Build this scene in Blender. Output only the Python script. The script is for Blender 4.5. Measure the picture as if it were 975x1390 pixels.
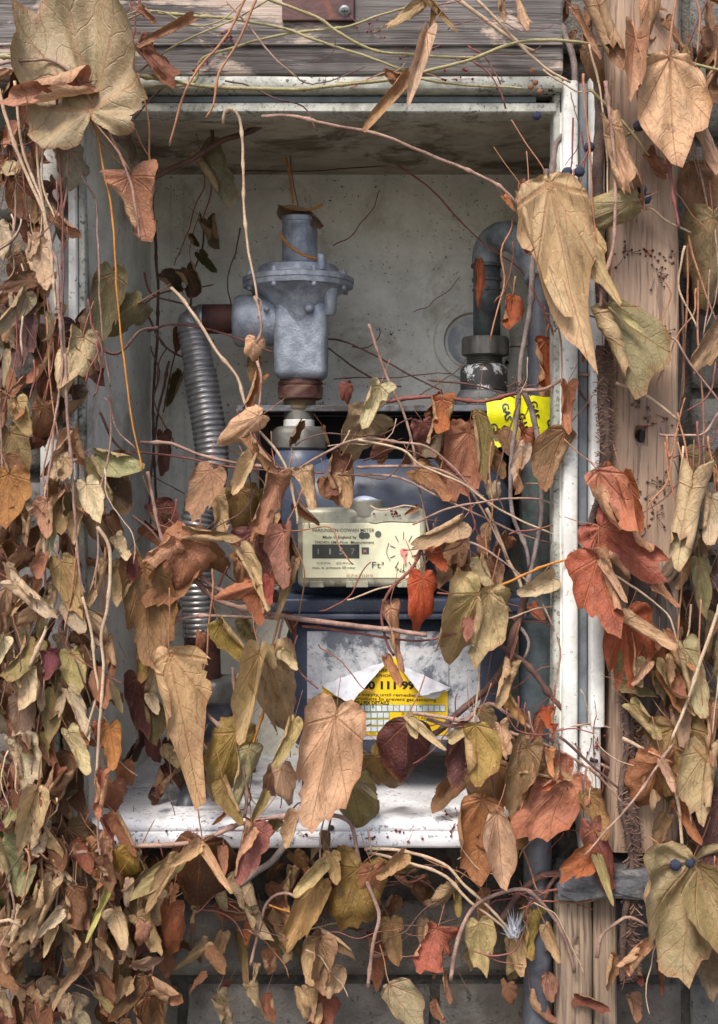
import bpy, bmesh, math, random
from mathutils import Vector, Matrix, noise
from math import sin, cos, pi, radians as R
random.seed(7)
S = bpy.context.scene
for o in list(bpy.data.objects): bpy.data.objects.remove(o)
COL = S.collection
# ------------------------------------------------------------ camera
D = 1.10; PX = 0.00063
cam = bpy.data.cameras.new('camera'); cam.sensor_fit = 'VERTICAL'; cam.sensor_height = 36
cam.lens = 36*D/(1390*PX); cam.shift_y = -45/1390; cam.clip_start = .02; cam.clip_end = 200
co = bpy.data.objects.new('camera', cam); COL.objects.link(co); co.location = (0, -D, 0); co.rotation_euler = (R(90), 0, 0)
S.camera = co
# ------------------------------------------------------------ light
EL, ROT = R(54), R(203)
w = bpy.data.worlds.new('World'); S.world = w; w.use_nodes = True
nt = w.node_tree; sky = nt.nodes.new('ShaderNodeTexSky'); sky.sky_type = 'NISHITA'; sky.sun_disc = False
sky.sun_elevation = EL; sky.sun_rotation = ROT; sky.air_density = 1.0; sky.dust_density = 3.0; sky.ozone_density = .6
bg = nt.nodes['Background']; bg.inputs[1].default_value = .08; nt.links.new(sky.outputs[0], bg.inputs[0])
sl = bpy.data.lights.new('sun', 'SUN'); sl.energy = 1.5; sl.angle = R(20); sl.color = (1, .95, .88)
so = bpy.data.objects.new('sun', sl); COL.objects.link(so)
sd = Vector((sin(ROT)*cos(EL), cos(ROT)*cos(EL), sin(EL)))
so.rotation_euler = sd.to_track_quat('Z', 'Y').to_euler(); so.location = sd*5
S.view_settings.view_transform = 'Standard'; S.view_settings.look = 'None'; S.view_settings.exposure = 1.6; S.view_settings.gamma = 1

# ------------------------------------------------------------ helpers
def P(px, py, y=0.0):
    k = PX*(D+y)/D
    return Vector(((px-487.5)*k, y, -(py-650)*k))
def L(n, y=0.0): return n*PX*(D+y)/D
def lin(c):
    f = lambda v: (v/255/12.92) if v/255 <= .04045 else ((v/255+.055)/1.055)**2.4
    return (f(c[0]), f(c[1]), f(c[2]), 1)
def tag(o, label=None, cat=None, group=None, kind=None):
    if label: o['label'] = label
    if cat: o['category'] = cat
    if group: o['group'] = group
    if kind: o['kind'] = kind
    return o
def thing(name, label, cat, loc=(0, 0, 0), group=None):
    o = bpy.data.objects.new(name, None); o.empty_display_size = .02; COL.objects.link(o); o.location = loc
    return tag(o, label, cat, group)
def link(name, me, mat=None, parent=None, kind=None):
    o = bpy.data.objects.new(name, me); COL.objects.link(o)
    if mat and not me.materials: me.materials.append(mat)
    if parent:
        o.parent = parent; o.matrix_parent_inverse = Matrix.Translation(-Vector(parent.location))
    if kind: o['kind'] = kind
    return o
def mesh(name, vs, fs, smooth=False):
    me = bpy.data.meshes.new(name); me.from_pydata([tuple(v) for v in vs], [], fs)
    if smooth: me.polygons.foreach_set('use_smooth', [True]*len(me.polygons))
    me.update(); return me
def bm_mesh(name, bm, smooth=False):
    me = bpy.data.meshes.new(name); bmesh.ops.recalc_face_normals(bm, faces=bm.faces[:]); bm.to_mesh(me); bm.free()
    if smooth: me.polygons.foreach_set('use_smooth', [True]*len(me.polygons))
    return me
def rbox_bm(a, b, r=.002, seg=2, bm=None):
    """box between corners a and b with bevelled edges"""
    own = bmesh.new()
    v = bmesh.ops.create_cube(own, size=1)['verts']
    for q in v:
        q.co = Vector([(a[i]+b[i])/2 + q.co[i]*(b[i]-a[i]) for i in range(3)])
    if r: bmesh.ops.bevel(own, geom=own.edges[:], offset=r, segments=seg, profile=.5, affect='EDGES')
    if bm is None: return own
    tmp = bpy.data.meshes.new('t'); own.to_mesh(tmp); bm.from_mesh(tmp); bpy.data.meshes.remove(tmp); own.free(); return bm
def box(name, a, b, mat, parent, r=.002, seg=2, smooth=False):
    return link(name, bm_mesh(name, rbox_bm(a, b, r, seg), smooth), mat, parent)
def pbox(name, x0, y0, x1, y1, d0, d1, mat, parent, r=.002, seg=2, smooth=False):
    """box whose front face covers pixel rect at depth d0"""
    p, q = P(x0, y1, d0), P(x1, y0, d0)
    return box(name, (p.x, d0, p.z), (q.x, d1, q.z), mat, parent, r, seg, smooth)
def roughen(me, amp, freq, seed=0):
    for v in me.vertices:
        n = noise.noise_vector(v.co*freq+Vector((seed, seed*.7, 0))); v.co += n*amp
def catmull(pts, step):
    pts = [Vector(p) for p in pts]
    if len(pts) < 3: pts = [pts[0], (pts[0]+pts[1])/2, pts[1]]
    e = [pts[0]*2-pts[1]]+pts+[pts[-1]*2-pts[-2]]; out = []
    for i in range(1, len(e)-2):
        n = max(2, int((e[i+1]-e[i]).length/step))
        for k in range(n):
            t = k/n
            out.append(.5*((2*e[i])+(e[i+1]-e[i-1])*t+(2*e[i-1]-5*e[i]+4*e[i+1]-e[i+2])*t*t+(3*e[i]-e[i-1]-3*e[i+1]+e[i+2])*t**3))
    out.append(e[-2]); return out
def sweep(pts, rad, n=8, cap=True):
    """tube along points; rad is a list of radii or a number"""
    m = len(pts); vs, fs = [], []
    T = [(pts[min(i+1, m-1)]-pts[max(i-1, 0)]).normalized() for i in range(m)]
    u = T[0].orthogonal().normalized()
    for i, p in enumerate(pts):
        u = (u-T[i]*u.dot(T[i])).normalized(); v = T[i].cross(u)
        r = rad[i] if isinstance(rad, list) else rad
        for k in range(n):
            a = 2*pi*k/n; vs.append(p+(u*cos(a)+v*sin(a))*r)
    for i in range(m-1):
        for k in range(n):
            fs.append((i*n+k, i*n+(k+1) % n, (i+1)*n+(k+1) % n, (i+1)*n+k))
    if cap: fs.append(tuple(range(n-1, -1, -1))); fs.append(tuple((m-1)*n+k for k in range(n)))
    return vs, fs
def lathe(name, cx, cy, y, prof, mat, parent, axis='z', n=40, smooth=True, jag=None):
    """prof: list of (position px along axis, radius px); axis z uses pixel rows, axis x pixel columns"""
    vs, fs = [], []
    for (t, r) in prof:
        c = P(cx, t, y) if axis == 'z' else P(t, cy, y)
        rr = L(r, y)
        for k in range(n):
            a = 2*pi*k/n; q = rr*(jag(k) if jag else 1)
            vs.append(c+(Vector((cos(a)*q, sin(a)*q, 0)) if axis == 'z' else Vector((0, cos(a)*q, sin(a)*q))))
    for i in range(len(prof)-1):
        for k in range(n): fs.append((i*n+k, i*n+(k+1) % n, (i+1)*n+(k+1) % n, (i+1)*n+k))
    fs.append(tuple(range(n))); fs.append(tuple((len(prof)-1)*n+k for k in range(n)))
    bm = bmesh.new(); bv = [bm.verts.new(v) for v in vs]
    for f in fs: bm.faces.new([bv[i] for i in f])
    me = bm_mesh(name, bm, smooth)
    if smooth:
        try: me.set_sharp_from_angle(angle=R(38))
        except Exception: pass
    return link(name, me, mat, parent)

# ------------------------------------------------------------ materials
class N:
    def __init__(s, name):
        s.m = bpy.data.materials.new(name); s.m.use_nodes = True; s.t = s.m.node_tree; s.b = s.t.nodes['Principled BSDF']
    def n(s, k, **kw):
        q = s.t.nodes.new(k)
        for a, v in kw.items():
            if a.startswith('i_'):
                key = a[2:].replace('_', ' '); q.inputs[int(key) if key.isdigit() else key].default_value = v
            else: setattr(q, a, v)
        return q
    def l(s, a, b): s.t.links.new(a, b); return s
    def math(s, op, a, b=None, c=None, clamp=False):
        q = s.n('ShaderNodeMath', operation=op, use_clamp=clamp)
        for i, v in enumerate((a, b, c)):
            if v is None: continue
            if isinstance(v, (int, float)): q.inputs[i].default_value = v
            else: s.l(v, q.inputs[i])
        return q.outputs[0]
    def mix(s, f, a, b, mode='MIX'):
        q = s.n('ShaderNodeMix', data_type='RGBA', blend_type=mode)
        for i, v in ((0, f), (6, a), (7, b)):
            if isinstance(v, (int, float, tuple)): q.inputs[i].default_value = v
            else: s.l(v, q.inputs[i])
        return q.outputs[2]
    def noise(s, sc, det=4, vec=None, rough=.6, dist=0, w=None):
        q = s.n('ShaderNodeTexNoise', i_Scale=sc, i_Detail=det, i_Roughness=rough, i_Distortion=dist)
        if w is not None: q.noise_dimensions = '4D'; s.l(w, q.inputs['W'])
        s.l(vec if vec is not None else s.co(), q.inputs['Vector']); return q.outputs[0]
    def co(s, which='Object'):
        if not hasattr(s, 'tc'): s.tc = s.n('ShaderNodeTexCoord')
        return s.tc.outputs[which]
    def ramp(s, f, lo, hi): 
        q = s.n('ShaderNodeMapRange', i_1=lo, i_2=hi, i_3=0., i_4=1.); s.l(f, q.inputs[0]); return q.outputs[0]
    def scale(s, vec, sc):
        q = s.n('ShaderNodeMapping', i_Scale=sc); s.l(vec, q.inputs['Vector']); return q.outputs[0]
    def bump(s, h, st=.5, dist=.001):
        q = s.n('ShaderNodeBump', i_Strength=st, i_Distance=dist); s.l(h, q.inputs['Height']); s.l(q.outputs[0], s.b.inputs['Normal'])
def grime(name, c1, c2, c3=None, rough=.6, metal=0., sc=40, lo=.4, hi=.62, speck=None, bumpd=.0006, sc3=12, spk=(.66, .7), str3=(.5, .6), ssc=260):
    """painted or bare surface: c1 base, c2 blotches, c3 big worn patches, speck: dark dots"""
    k = N(name)
    n1 = k.noise(sc, 6, rough=.7); n2 = k.noise(sc3, 8, rough=.72, dist=.6)
    c = k.mix(k.ramp(n1, lo, hi), lin(c1), lin(c2))
    if c3: c = k.mix(k.ramp(n2, *str3), c, lin(c3))
    if speck:
        n3 = k.noise(ssc, 3, rough=.6); n4 = k.noise(22, 3)
        c = k.mix(k.math('MULTIPLY', k.ramp(n3, *spk), k.ramp(n4, .35, .65), clamp=True), c, lin(speck))
    k.l(c, k.b.inputs['Base Color']); k.b.inputs['Roughness'].default_value = rough; k.b.inputs['Metallic'].default_value = metal
    rr = k.ramp(n2, 0., 1.); q = k.math('MULTIPLY_ADD', rr, .35, rough-.17); k.l(q, k.b.inputs['Roughness'])
    k.bump(k.math('ADD', n1, k.noise(sc*6, 3)), .6, bumpd)
    return k.m
def flat(name, c, rough=.5, metal=0, **kw):
    k = N(name); n1 = k.noise(90, 4)
    cc = lin(c); d = tuple(v*.72 for v in cc[:3])+(1,)
    k.l(k.mix(k.ramp(n1, .35, .7), cc, d), k.b.inputs['Base Color']); k.b.inputs['Roughness'].default_value = rough; k.b.inputs['Metallic'].default_value = metal
    for a, v in kw.items(): k.b.inputs[a.replace('_', ' ')].default_value = v
    return k.m
def wood(name, ca, cb, cc, axis='z', patch=None, pl=(.52, .6), fine=1.):
    k = N(name); st = (150, 150, 3.4) if axis == 'z' else (3.4, 150, 150)
    v = k.scale(k.co(), st); g = k.noise(2.2*fine, 8, v, .62, .35)
    wob = k.noise(9, 2); st2 = (1, 1, .05) if axis == 'z' else (.05, 1, 1)
    g2 = k.noise(330, 3, k.scale(k.co(), st2), .5, .3)
    c = k.mix(k.ramp(g, .3, .7), lin(ca), lin(cb)); c = k.mix(k.math('MULTIPLY', k.ramp(g2, .555, .6), .7), c, lin(cc))
    c = k.mix(k.ramp(wob, .45, .75), c, lin(cc))
    if patch:
        pn = k.noise(11, 9, k.scale(k.co(), (1, 1, .45) if axis == 'z' else (.5, 1, 1.6)), .72, .5)
        c = k.mix(k.ramp(pn, *pl), c, lin(patch))
    k.l(c, k.b.inputs['Base Color']); k.b.inputs['Roughness'].default_value = .85
    k.bump(k.math('ADD', g, k.math('MULTIPLY', g2, -.7)), .9, .0016)
    return k.m
def stem_mat(name, ca, cb, rough=.75):
    k = N(name); n1 = k.noise(60, 4); n2 = k.noise(700, 3)
    k.l(k.mix(k.ramp(n2, .55, .7), k.mix(k.ramp(n1, .35, .65), lin(ca), lin(cb)), tuple(v*.45 for v in lin(cb)[:3])+(1,)), k.b.inputs['Base Color'])
    k.b.inputs['Roughness'].default_value = rough; k.bump(n2, .7, .0005); return k.m

def leaf_material():
    k = N('dried_leaf'); oi = k.n('ShaderNodeObjectInfo'); geo = k.n('ShaderNodeNewGeometry')
    uv = k.n('ShaderNodeUVMap'); uv.uv_map = 'flat'; sp = k.n('ShaderNodeSeparateXYZ'); k.l(uv.outputs[0], sp.inputs[0])
    ax = k.math('ABSOLUTE', sp.outputs[0]); uy = sp.outputs[1]
    best = None; along = None
    for a in (0., .66, 1.35):
        d = k.math('ABSOLUTE', k.math('SUBTRACT', k.math('MULTIPLY', ax, cos(a)), k.math('MULTIPLY', uy, sin(a))))
        l = k.math('ADD', k.math('MULTIPLY', ax, sin(a)), k.math('MULTIPLY', uy, cos(a)))
        if best is None: best, along = d, l
        else:
            c = k.math('LESS_THAN', d, best)
            along = k.math('ADD', along, k.math('MULTIPLY', c, k.math('SUBTRACT', l, along)))
            best = k.math('MINIMUM', best, d)
    wob = k.noise(4, 2, uv.outputs[0], w=oi.outputs['Random'])
    prim = k.ramp(k.math('DIVIDE', best, k.math('MAXIMUM', k.math('SUBTRACT', 1.15, along), .2)), .016, .004)
    t = k.math('ADD', k.math('MULTIPLY', k.math('SUBTRACT', along, best), 7.5), k.math('MULTIPLY', wob, 1.6))
    pp = k.math('PINGPONG', t, .5); sec = k.ramp(pp, .055, .012)
    vor = k.n('ShaderNodeTexVoronoi', feature='DISTANCE_TO_EDGE', i_Scale=17.); k.l(uv.outputs[0], vor.inputs['Vector'])
    ter = k.ramp(vor.outputs[0], .07, .0)
    w10 = k.math('MULTIPLY', oi.outputs['Random'], 40.)
    mot = k.noise(2.6, 5, uv.outputs[0], .62, .5, w=w10); mot2 = k.noise(9, 6, uv.outputs[0], .7, .2, w=w10); fine = k.noise(34, 6, uv.outputs[0], .72, .4, w=w10)
    base = oi.outputs['Color']
    # a second tone: some leaves greener, some redder
    hs = k.n('ShaderNodeHueSaturation', i_Saturation=1.0, i_Value=.66); k.l(base, hs.inputs['Color'])
    rnd = k.math('FRACT', k.math('MULTIPLY', oi.outputs['Random'], 13.7))
    k.l(k.math('MULTIPLY_ADD', rnd, .045, .478), hs.inputs['Hue'])
    front = k.mix(k.ramp(mot, .46, .66), base, hs.outputs[0])
    front = k.mix(k.math('MULTIPLY', k.ramp(mot2, .54, .68), .6), front, lin((96, 58, 34)))
    front = k.mix(k.math('MULTIPLY', k.ramp(mot2, .42, .3), .22), front, lin((214, 190, 150)))
    back = k.mix(.5, front, lin((198, 164, 124)))
    # upper side and paler underside of the blade
    c = k.mix(geo.outputs['Backfacing'], front, back)
    c = k.mix(k.math('MULTIPLY', sec, .14), c, lin((125, 78, 44)))
    c = k.mix(k.math('MULTIPLY', ter, .12), c, lin((110, 72, 44)))
    c = k.mix(k.math('MULTIPLY', prim, .38), c, lin((158, 100, 58)))
    ed = k.n('ShaderNodeAttribute', attribute_name='edge'); 
    c = k.mix(k.math('MULTIPLY', k.ramp(k.math('ADD', ed.outputs['Fac'], k.math('MULTIPLY', mot2, .2)), .98, 1.12), .5), c, lin((140, 84, 48)))
    c = k.mix(k.math('MULTIPLY', k.ramp(fine, .54, .74), .3), c, lin((92, 62, 40)))
    c = k.mix(k.math('MULTIPLY', k.ramp(fine, .44, .3), .2), c, lin((232, 210, 176)))
    k.l(c, k.b.inputs['Base Color']); k.b.inputs['Roughness'].default_value = .46
    k.b.inputs['Specular IOR Level'].default_value = .45
    h = k.math('ADD', k.math('MULTIPLY', prim, -.7), k.math('MULTIPLY', sec, -.4))
    h = k.math('ADD', h, k.math('MULTIPLY', ter, -.12)); h = k.math('ADD', h, k.math('MULTIPLY', mot2, 2.2)); h = k.math('ADD', h, k.math('MULTIPLY', fine, .8))
    k.bump(h, .8, .0012)
    tr = k.n('ShaderNodeBsdfTranslucent'); k.l(c, tr.inputs[0]); mx = k.n('ShaderNodeMixShader', i_0=.16)
    k.l(k.b.outputs[0], mx.inputs[1]).l(tr.outputs[0], mx.inputs[2]).l(mx.outputs[0], k.t.nodes['Material Output'].inputs[0])
    return k.m
M = dict(
 leaf=leaf_material(),
 white=grime('white_frame', (230, 229, 224), (196, 195, 190), (140, 138, 128), .5, speck=(70, 60, 54), sc=24, str3=(.56, .64), spk=(.61, .67), bumpd=.0008),
 sill=grime('white_sill', (228, 228, 230), (204, 204, 206), (140, 138, 138), .55, speck=(48, 44, 44), sc=30, str3=(.56, .7), spk=(.58, .64), bumpd=.0006),
 weath=grime('weathered_frame', (188, 188, 178), (150, 150, 140), (96, 98, 82), .6, speck=(40, 36, 32), sc=34, str3=(.52, .68), spk=(.55, .62)),
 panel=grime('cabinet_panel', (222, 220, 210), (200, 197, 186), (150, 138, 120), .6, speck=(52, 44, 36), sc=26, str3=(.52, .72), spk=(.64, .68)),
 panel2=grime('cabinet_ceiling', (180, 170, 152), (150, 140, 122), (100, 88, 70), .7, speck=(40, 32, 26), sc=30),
 seal=grime('rubber_seal', (128, 136, 142), (104, 110, 116), None, .6, bumpd=.0003),
 cast=grime('cast_alloy', (172, 178, 188), (134, 141, 152), (112, 118, 128), .5, .35, sc=85, lo=.38, hi=.6, bumpd=.0009, str3=(.52, .68)),
 steel=grime('bare_steel', (150, 150, 150), (120, 122, 124), (90, 84, 80), .4, .7, sc=60),
 bracket=grime('bracket_steel', (130, 134, 138), (102, 104, 108), (70, 64, 62), .5, .3),
 hose=grime('hose_steel', (172, 170, 170), (140, 138, 138), None, .36, .7, sc=60, bumpd=.0002),
 rust=grime('rusty_iron', (86, 52, 44), (60, 38, 36), (108, 72, 58), .7, .2, sc=60),
 brown=grime('brown_fitting', (100, 62, 56), (70, 44, 42), (128, 96, 82), .5, .2, sc=50),
 brass=grime('dull_brass', (128, 108, 82), (96, 80, 62), (140, 128, 112), .5, .5),
 nut=grime('bronze_nut', (112, 110, 104), (88, 86, 82), (140, 138, 132), .5, .4, sc3=16, str3=(.6, .66)),
 ptfe=grime('white_paint_thread', (226, 226, 220), (190, 188, 178), (120, 108, 92), .7, str3=(.55, .6), sc3=60),
 meter=grime('meter_paint', (68, 78, 97), (54, 62, 80), (92, 96, 104), .42, .0, sc=18, speck=(128, 116, 104), spk=(.63, .68), bumpd=.0003, str3=(.58, .8)),
 copper=grime('verdigris_copper', (104, 108, 110), (62, 64, 66), (70, 112, 98), .5, .15, sc=45, sc3=58, str3=(.55, .62)),
 greyp=grime('grey_pipe', (84, 86, 94), (66, 68, 76), (110, 111, 116), .4, .1, sc=30),
 teal=grime('painted_pipe', (104, 116, 122), (80, 90, 96), (84, 128, 120), .5, .1, sc=36, speck=(40, 36, 36), sc3=25, str3=(.58, .72)),
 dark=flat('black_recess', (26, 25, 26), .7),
 slate=grime('slate', (92, 92, 96), (58, 58, 62), (124, 120, 112), .85, sc=50, bumpd=.002),
 mortar=grime('crumbling_mortar', (72, 68, 62), (46, 43, 40), (92, 88, 80), .95, sc=60, bumpd=.004),
 beam=wood('grey_timber', (122, 116, 112), (90, 84, 82), (58, 52, 50), 'x', (176, 158, 144), (.52, .57)),
 post=wood('brown_timber', (178, 152, 130), (150, 124, 104), (108, 86, 72), 'z', (140, 130, 120), (.56, .7)),
 post2=wood('pale_timber', (168, 146, 124), (132, 112, 94), (88, 72, 60), 'z'),
 cream=grime('dial_plate', (226, 224, 192), (218, 216, 184), (204, 200, 168), .4, sc=14, bumpd=.0001),
 cover=grime('dial_housing', (176, 174, 154), (150, 148, 130), (112, 108, 92), .35, sc=30, speck=(90, 70, 56)),
 cap=grime('cap_plastic', (136, 134, 122), (112, 110, 100), (92, 104, 128), .35, sc=50),
 powder=grime('white_deposit', (206, 216, 240), (170, 186, 224), None, .9, sc=160, bumpd=.002),
 ink=flat('print_ink', (78, 80, 74), .6), black=flat('black_print', (24, 22, 20), .6), white_ink=flat('white_print', (205, 205, 200), .6),
 window=flat('counter_window', (52, 54, 50), .3), pink=flat('pink_pointer', (222, 140, 132), .5), redink=flat('faded_red_print', (196, 150, 120), .6),
 yellow=grime('yellow_label', (240, 202, 24), (232, 190, 16), (222, 180, 30), .5, sc=20, bumpd=.0002),
 tape=flat('yellow_tape', (236, 232, 22), .35),
 gridw=flat('grid_white', (222, 228, 226), .6), teal_line=flat('grid_line', (96, 134, 132), .6), navy=flat('tape_print', (42, 52, 84), .5),
 paper=grime('peeling_paper', (200, 202, 206), (166, 170, 176), (100, 106, 116), .75, speck=(60, 58, 56), sc=60, sc3=16, str3=(.5, .56), spk=(.6, .66)),
 flap=grime('curled_paper', (214, 214, 220), (182, 184, 192), (138, 140, 150), .6, sc=30, speck=(96, 92, 96), sc3=30, str3=(.6, .7)),
 berry=grime('blue_berry', (44, 54, 80), (28, 32, 50), (88, 98, 124), .65, sc=140, sc3=90, str3=(.55, .7), bumpd=.001), red=flat('red_bud', (112, 36, 34), .5),
 feather=flat('feather', (228, 230, 236), .8),
 stone=None,
)
M['steel'].name = 'bare_steel'
ST = dict(
 g=stem_mat('olive_stem', (158, 148, 108), (134, 122, 84)), b=stem_mat('beige_stem', (190, 166, 138), (160, 132, 108)),
 p=stem_mat('pink_stem', (166, 134, 118), (112, 84, 74)), o=stem_mat('orange_stalk', (176, 122, 88), (138, 92, 66)),
 y=stem_mat('golden_stalk', (190, 128, 50), (164, 102, 36)), k=stem_mat('brown_stem', (104, 74, 62), (74, 50, 44)),
 w=stem_mat('grey_bark', (140, 126, 122), (98, 84, 80), .8), r=stem_mat('red_stem', (138, 80, 70), (104, 58, 52)), h=stem_mat('dark_bark', (100, 80, 70), (62, 48, 44), .9), q=stem_mat('rootlet', (136, 106, 90), (98, 72, 60), .9))
def stone_mat():
    k = N('weathered_brick'); oi = k.n('ShaderNodeObjectInfo')
    n1 = k.noise(28, 8, rough=.72); n2 = k.noise(7, 5, dist=.6); n3 = k.noise(150, 4)
    c = k.mix(k.ramp(n1, .35, .65), lin((116, 114, 110)), lin((80, 79, 77)))
    c = k.mix(k.math('MULTIPLY', oi.outputs['Random'], .6), c, lin((88, 76, 64)))
    c = k.mix(k.ramp(n2, .52, .66), c, lin((124, 122, 116))); c = k.mix(k.ramp(n3, .6, .7), c, lin((52, 50, 50)))
    k.l(c, k.b.inputs['Base Color']); k.b.inputs['Roughness'].default_value = .9; k.bump(k.math('ADD', n1, n3), 1., .003); return k.m
M['stone'] = stone_mat()

# ------------------------------------------------------------ setting: ground, wall
gm = grime('paved_ground', (120, 116, 108), (96, 92, 84), (78, 78, 66), .9, sc=4, bumpd=.01, sc3=1)
g = link('ground', mesh('ground', [(-60, -60, -1.2), (60, -60, -1.2), (60, 60, -1.2), (-60, 60, -1.2)], [(0, 1, 2, 3)]), gm); g['kind'] = 'structure'
HX0, HX1, HZ0, HZ1 = P(92, 0).x, P(815, 0).x, P(0, 1100).z-.02, P(0, 108).z
wall = thing('brick_wall', 'weathered grey brick wall behind the gas meter cabinet and the creeper', 'wall', (0, .06, -1.2))
bm = bmesh.new(); WY = .055
for a, b in (((-1.6, WY, -1.2), (HX0, .4, 1.2)), ((HX1, WY, -1.2), (1.6, .4, 1.2)), ((HX0, WY, HZ1), (HX1, .4, 1.2)), ((HX0, WY, -1.2), (HX1, .4, HZ0)), ((HX0, .32, HZ0), (HX1, .4, HZ1))):
    rbox_bm(a, b, 0, 1, bm)
link('mortar_bed', bm_mesh('mortar_bed', bm), M['mortar'], wall)
def brick_mesh(w, h, seed):
    nx, nz = 12, 6; vs, fs = [], []
    for j in range(nz+1):
        for i in range(nx+1):
            u, v = i/nx, j/nz; e = min(u, 1-u)*w; f = min(v, 1-v)*h; q = min(e, f)
            d = -.0 if q > .004 else (.004-q)*1.1
            n = noise.noise(Vector((u*w*40+seed*3.1, v*h*40, seed)))*.0016+noise.noise(Vector((u*w*150+seed, v*h*150, seed)))*.0006
            vs.append((u*w-w/2+noise.noise(Vector((v*3, seed, 5)))*.0015*(1 if i in (0, nx) else 0), d+n, v*h-h/2))
    for j in range(nz):
        for i in range(nx):
            a = j*(nx+1)+i; fs.append((a, a+1, a+nx+2, a+nx+1))
    b0 = len(vs); ring = [i for i in range(nx+1)]+[(j+1)*(nx+1)-1 for j in range(1, nz+1)]+[nz*(nx+1)+i for i in range(nx-1, -1, -1)]+[j*(nx+1) for j in range(nz-1, 0, -1)]
    for i in ring: vs.append((vs[i][0], .03, vs[i][2]))
    m = len(ring)
    for q in range(m): fs.append((ring[q], b0+q, b0+(q+1) % m, ring[(q+1) % m]))
    return mesh('brick', vs, fs, True)
BV = [brick_mesh(.215, .065, i) for i in range(5)]+[brick_mesh(.103, .065, 9+i) for i in range(3)]
row = 0; z = P(0, 1222, .04).z-.0375-.075*5
while z < .56:
    x = -.72 + (.1125 if row % 2 else 0)
    while x < .72:
        cx = x
        hw = .1075
        inside = (cx+hw > HX0 and cx-hw < HX1 and z+.033 > HZ0 and z-.033 < HZ1)
        if not inside:
            o = link('brick', random.choice(BV[:5]), M['stone'], wall); o.matrix_parent_inverse = Matrix.Translation(-wall.location)
            o.location = (cx, .044+random.uniform(-.002, .002), z); o.rotation_euler = (0, random.uniform(-.008, .008), 0)
        else:
            for s in (-1, 1):
                hx = cx+s*.056
                if not (hx+.052 > HX0 and hx-.052 < HX1):
                    o = link('brick', random.choice(BV[5:]), M['stone'], wall); o.location = (hx, .044+random.uniform(-.002, .002), z)
        x += .225
    z += .075; row += 1

# ------------------------------------------------------------ timbers
lt = thing('timber_lintel', 'grey weathered timber beam with flaking paint above the meter cabinet', 'beam', P(0, 100, .0))
o = pbox('beam', -120, -40, 765, 101, -.004, .054, M['beam'], lt, .003, 2)
bm = bmesh.new(); bm.from_mesh(o.data); bmesh.ops.subdivide_edges(bm, edges=[e for e in bm.edges if e.calc_length() > .05], cuts=30, use_grid_fill=True); bm.to_mesh(o.data); bm.free(); roughen(o.data, .0012, 30)
o = pbox('beam', -120, 58, 765, 62, -.0065, .0, M['beam'], lt, .001, 1); o['label'] = 'raised grain ridge along the beam'
hp = pbox('hinge_plate', 383, -30, 481, 28, -.0075, -.003, grime('rusty_plate', (84, 56, 54), (64, 42, 42), (110, 66, 48), .6, .3), lt, .001)
sc_ = lathe('screw', 468, 15, -.009, [(14.9, 8), (15, 8)], M['steel'], hp, n=20)
sc_.data.clear_geometry(); vs, fs = sweep([P(468, 15, -.0068), P(468, 15, -.0088), P(468, 15, -.0095)], [L(8), L(7.6), L(5)], 20); sc_.data.from_pydata([tuple(v) for v in vs], [], fs)
for a, b in (((463, 14.2), (473, 15.8)), ((467.2, 10), (468.8, 20))):
    p, q = P(a[0], b[1], -.0098), P(b[0], a[1], -.0098); box('screw_slot', (p.x, -.0099, p.z), (q.x, -.0093, q.z), M['dark'], hp, 0)

tp = thing('timber_post', 'tall brown softwood post with bare grain right of the cabinet', 'post', P(875, 1155, -.01))
def timber(name, x0, y0, x1, y1, d0, d1, mat, par, holes=()):
    nx, nz = 26, max(8, int((y1-y0)/14)); vs, fs = [], []
    for j in range(nz+1):
        for i in range(nx+1):
            u, v = i/nx, j/nz; px = x0+(x1-x0)*u; py = y0+(y1-y0)*v
            p = P(px, py, d0); e = min(u, 1-u)*(x1-x0)
            dy = noise.noise(Vector((px*.22, py*.006, d0*99)))*.0012 + noise.noise(Vector((px*.03, py*.01, 3)))*.002 + (0 if e > 4 else (4-e)*.0006)
            for hx, hy, hr, hd in holes:
                t = math.hypot((px-hx)/hr, (py-hy)/(hr*1.5)); 
                if t < 1: dy += hd*(1-t*t)
            wob = noise.noise(Vector((py*.012, u*2, 7)))*1.8
            vs.append((P(px+wob, py, d0).x, d0+dy, p.z))
    for j in range(nz):
        for i in range(nx): a = j*(nx+1)+i; fs.append((a, a+nx+1, a+nx+2, a+1))
    b0 = len(vs); ring = [i for i in range(nx+1)]+[(j+1)*(nx+1)-1 for j in range(1, nz+1)]+[nz*(nx+1)+i for i in range(nx-1, -1, -1)]+[j*(nx+1) for j in range(nz-1, 0, -1)]
    for i in ring: vs.append((vs[i][0], d1, vs[i][2]))
    m = len(ring)
    for q in range(m): fs.append((ring[q], ring[(q+1) % m], b0+(q+1) % m, b0+q))
    me = mesh(name, vs, fs, True)
    try: me.set_sharp_from_angle(angle=R(50))
    except Exception: pass
    return link(name, me, mat, par)
timber('post_timber', 831, -45, 922, 1157, -.012, .042, M['post'], tp, [(871, 592, 9, .02), (852, 935, 12, .006)])
vs, fs = sweep(catmull([P(871+random.uniform(-1, 1), 578+i*7, -.0025) for i in range(5)], .003), L(5.5), 8); o = link('knot_hole', mesh('knot_hole', vs, fs, True), M['dark'], tp)
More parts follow.
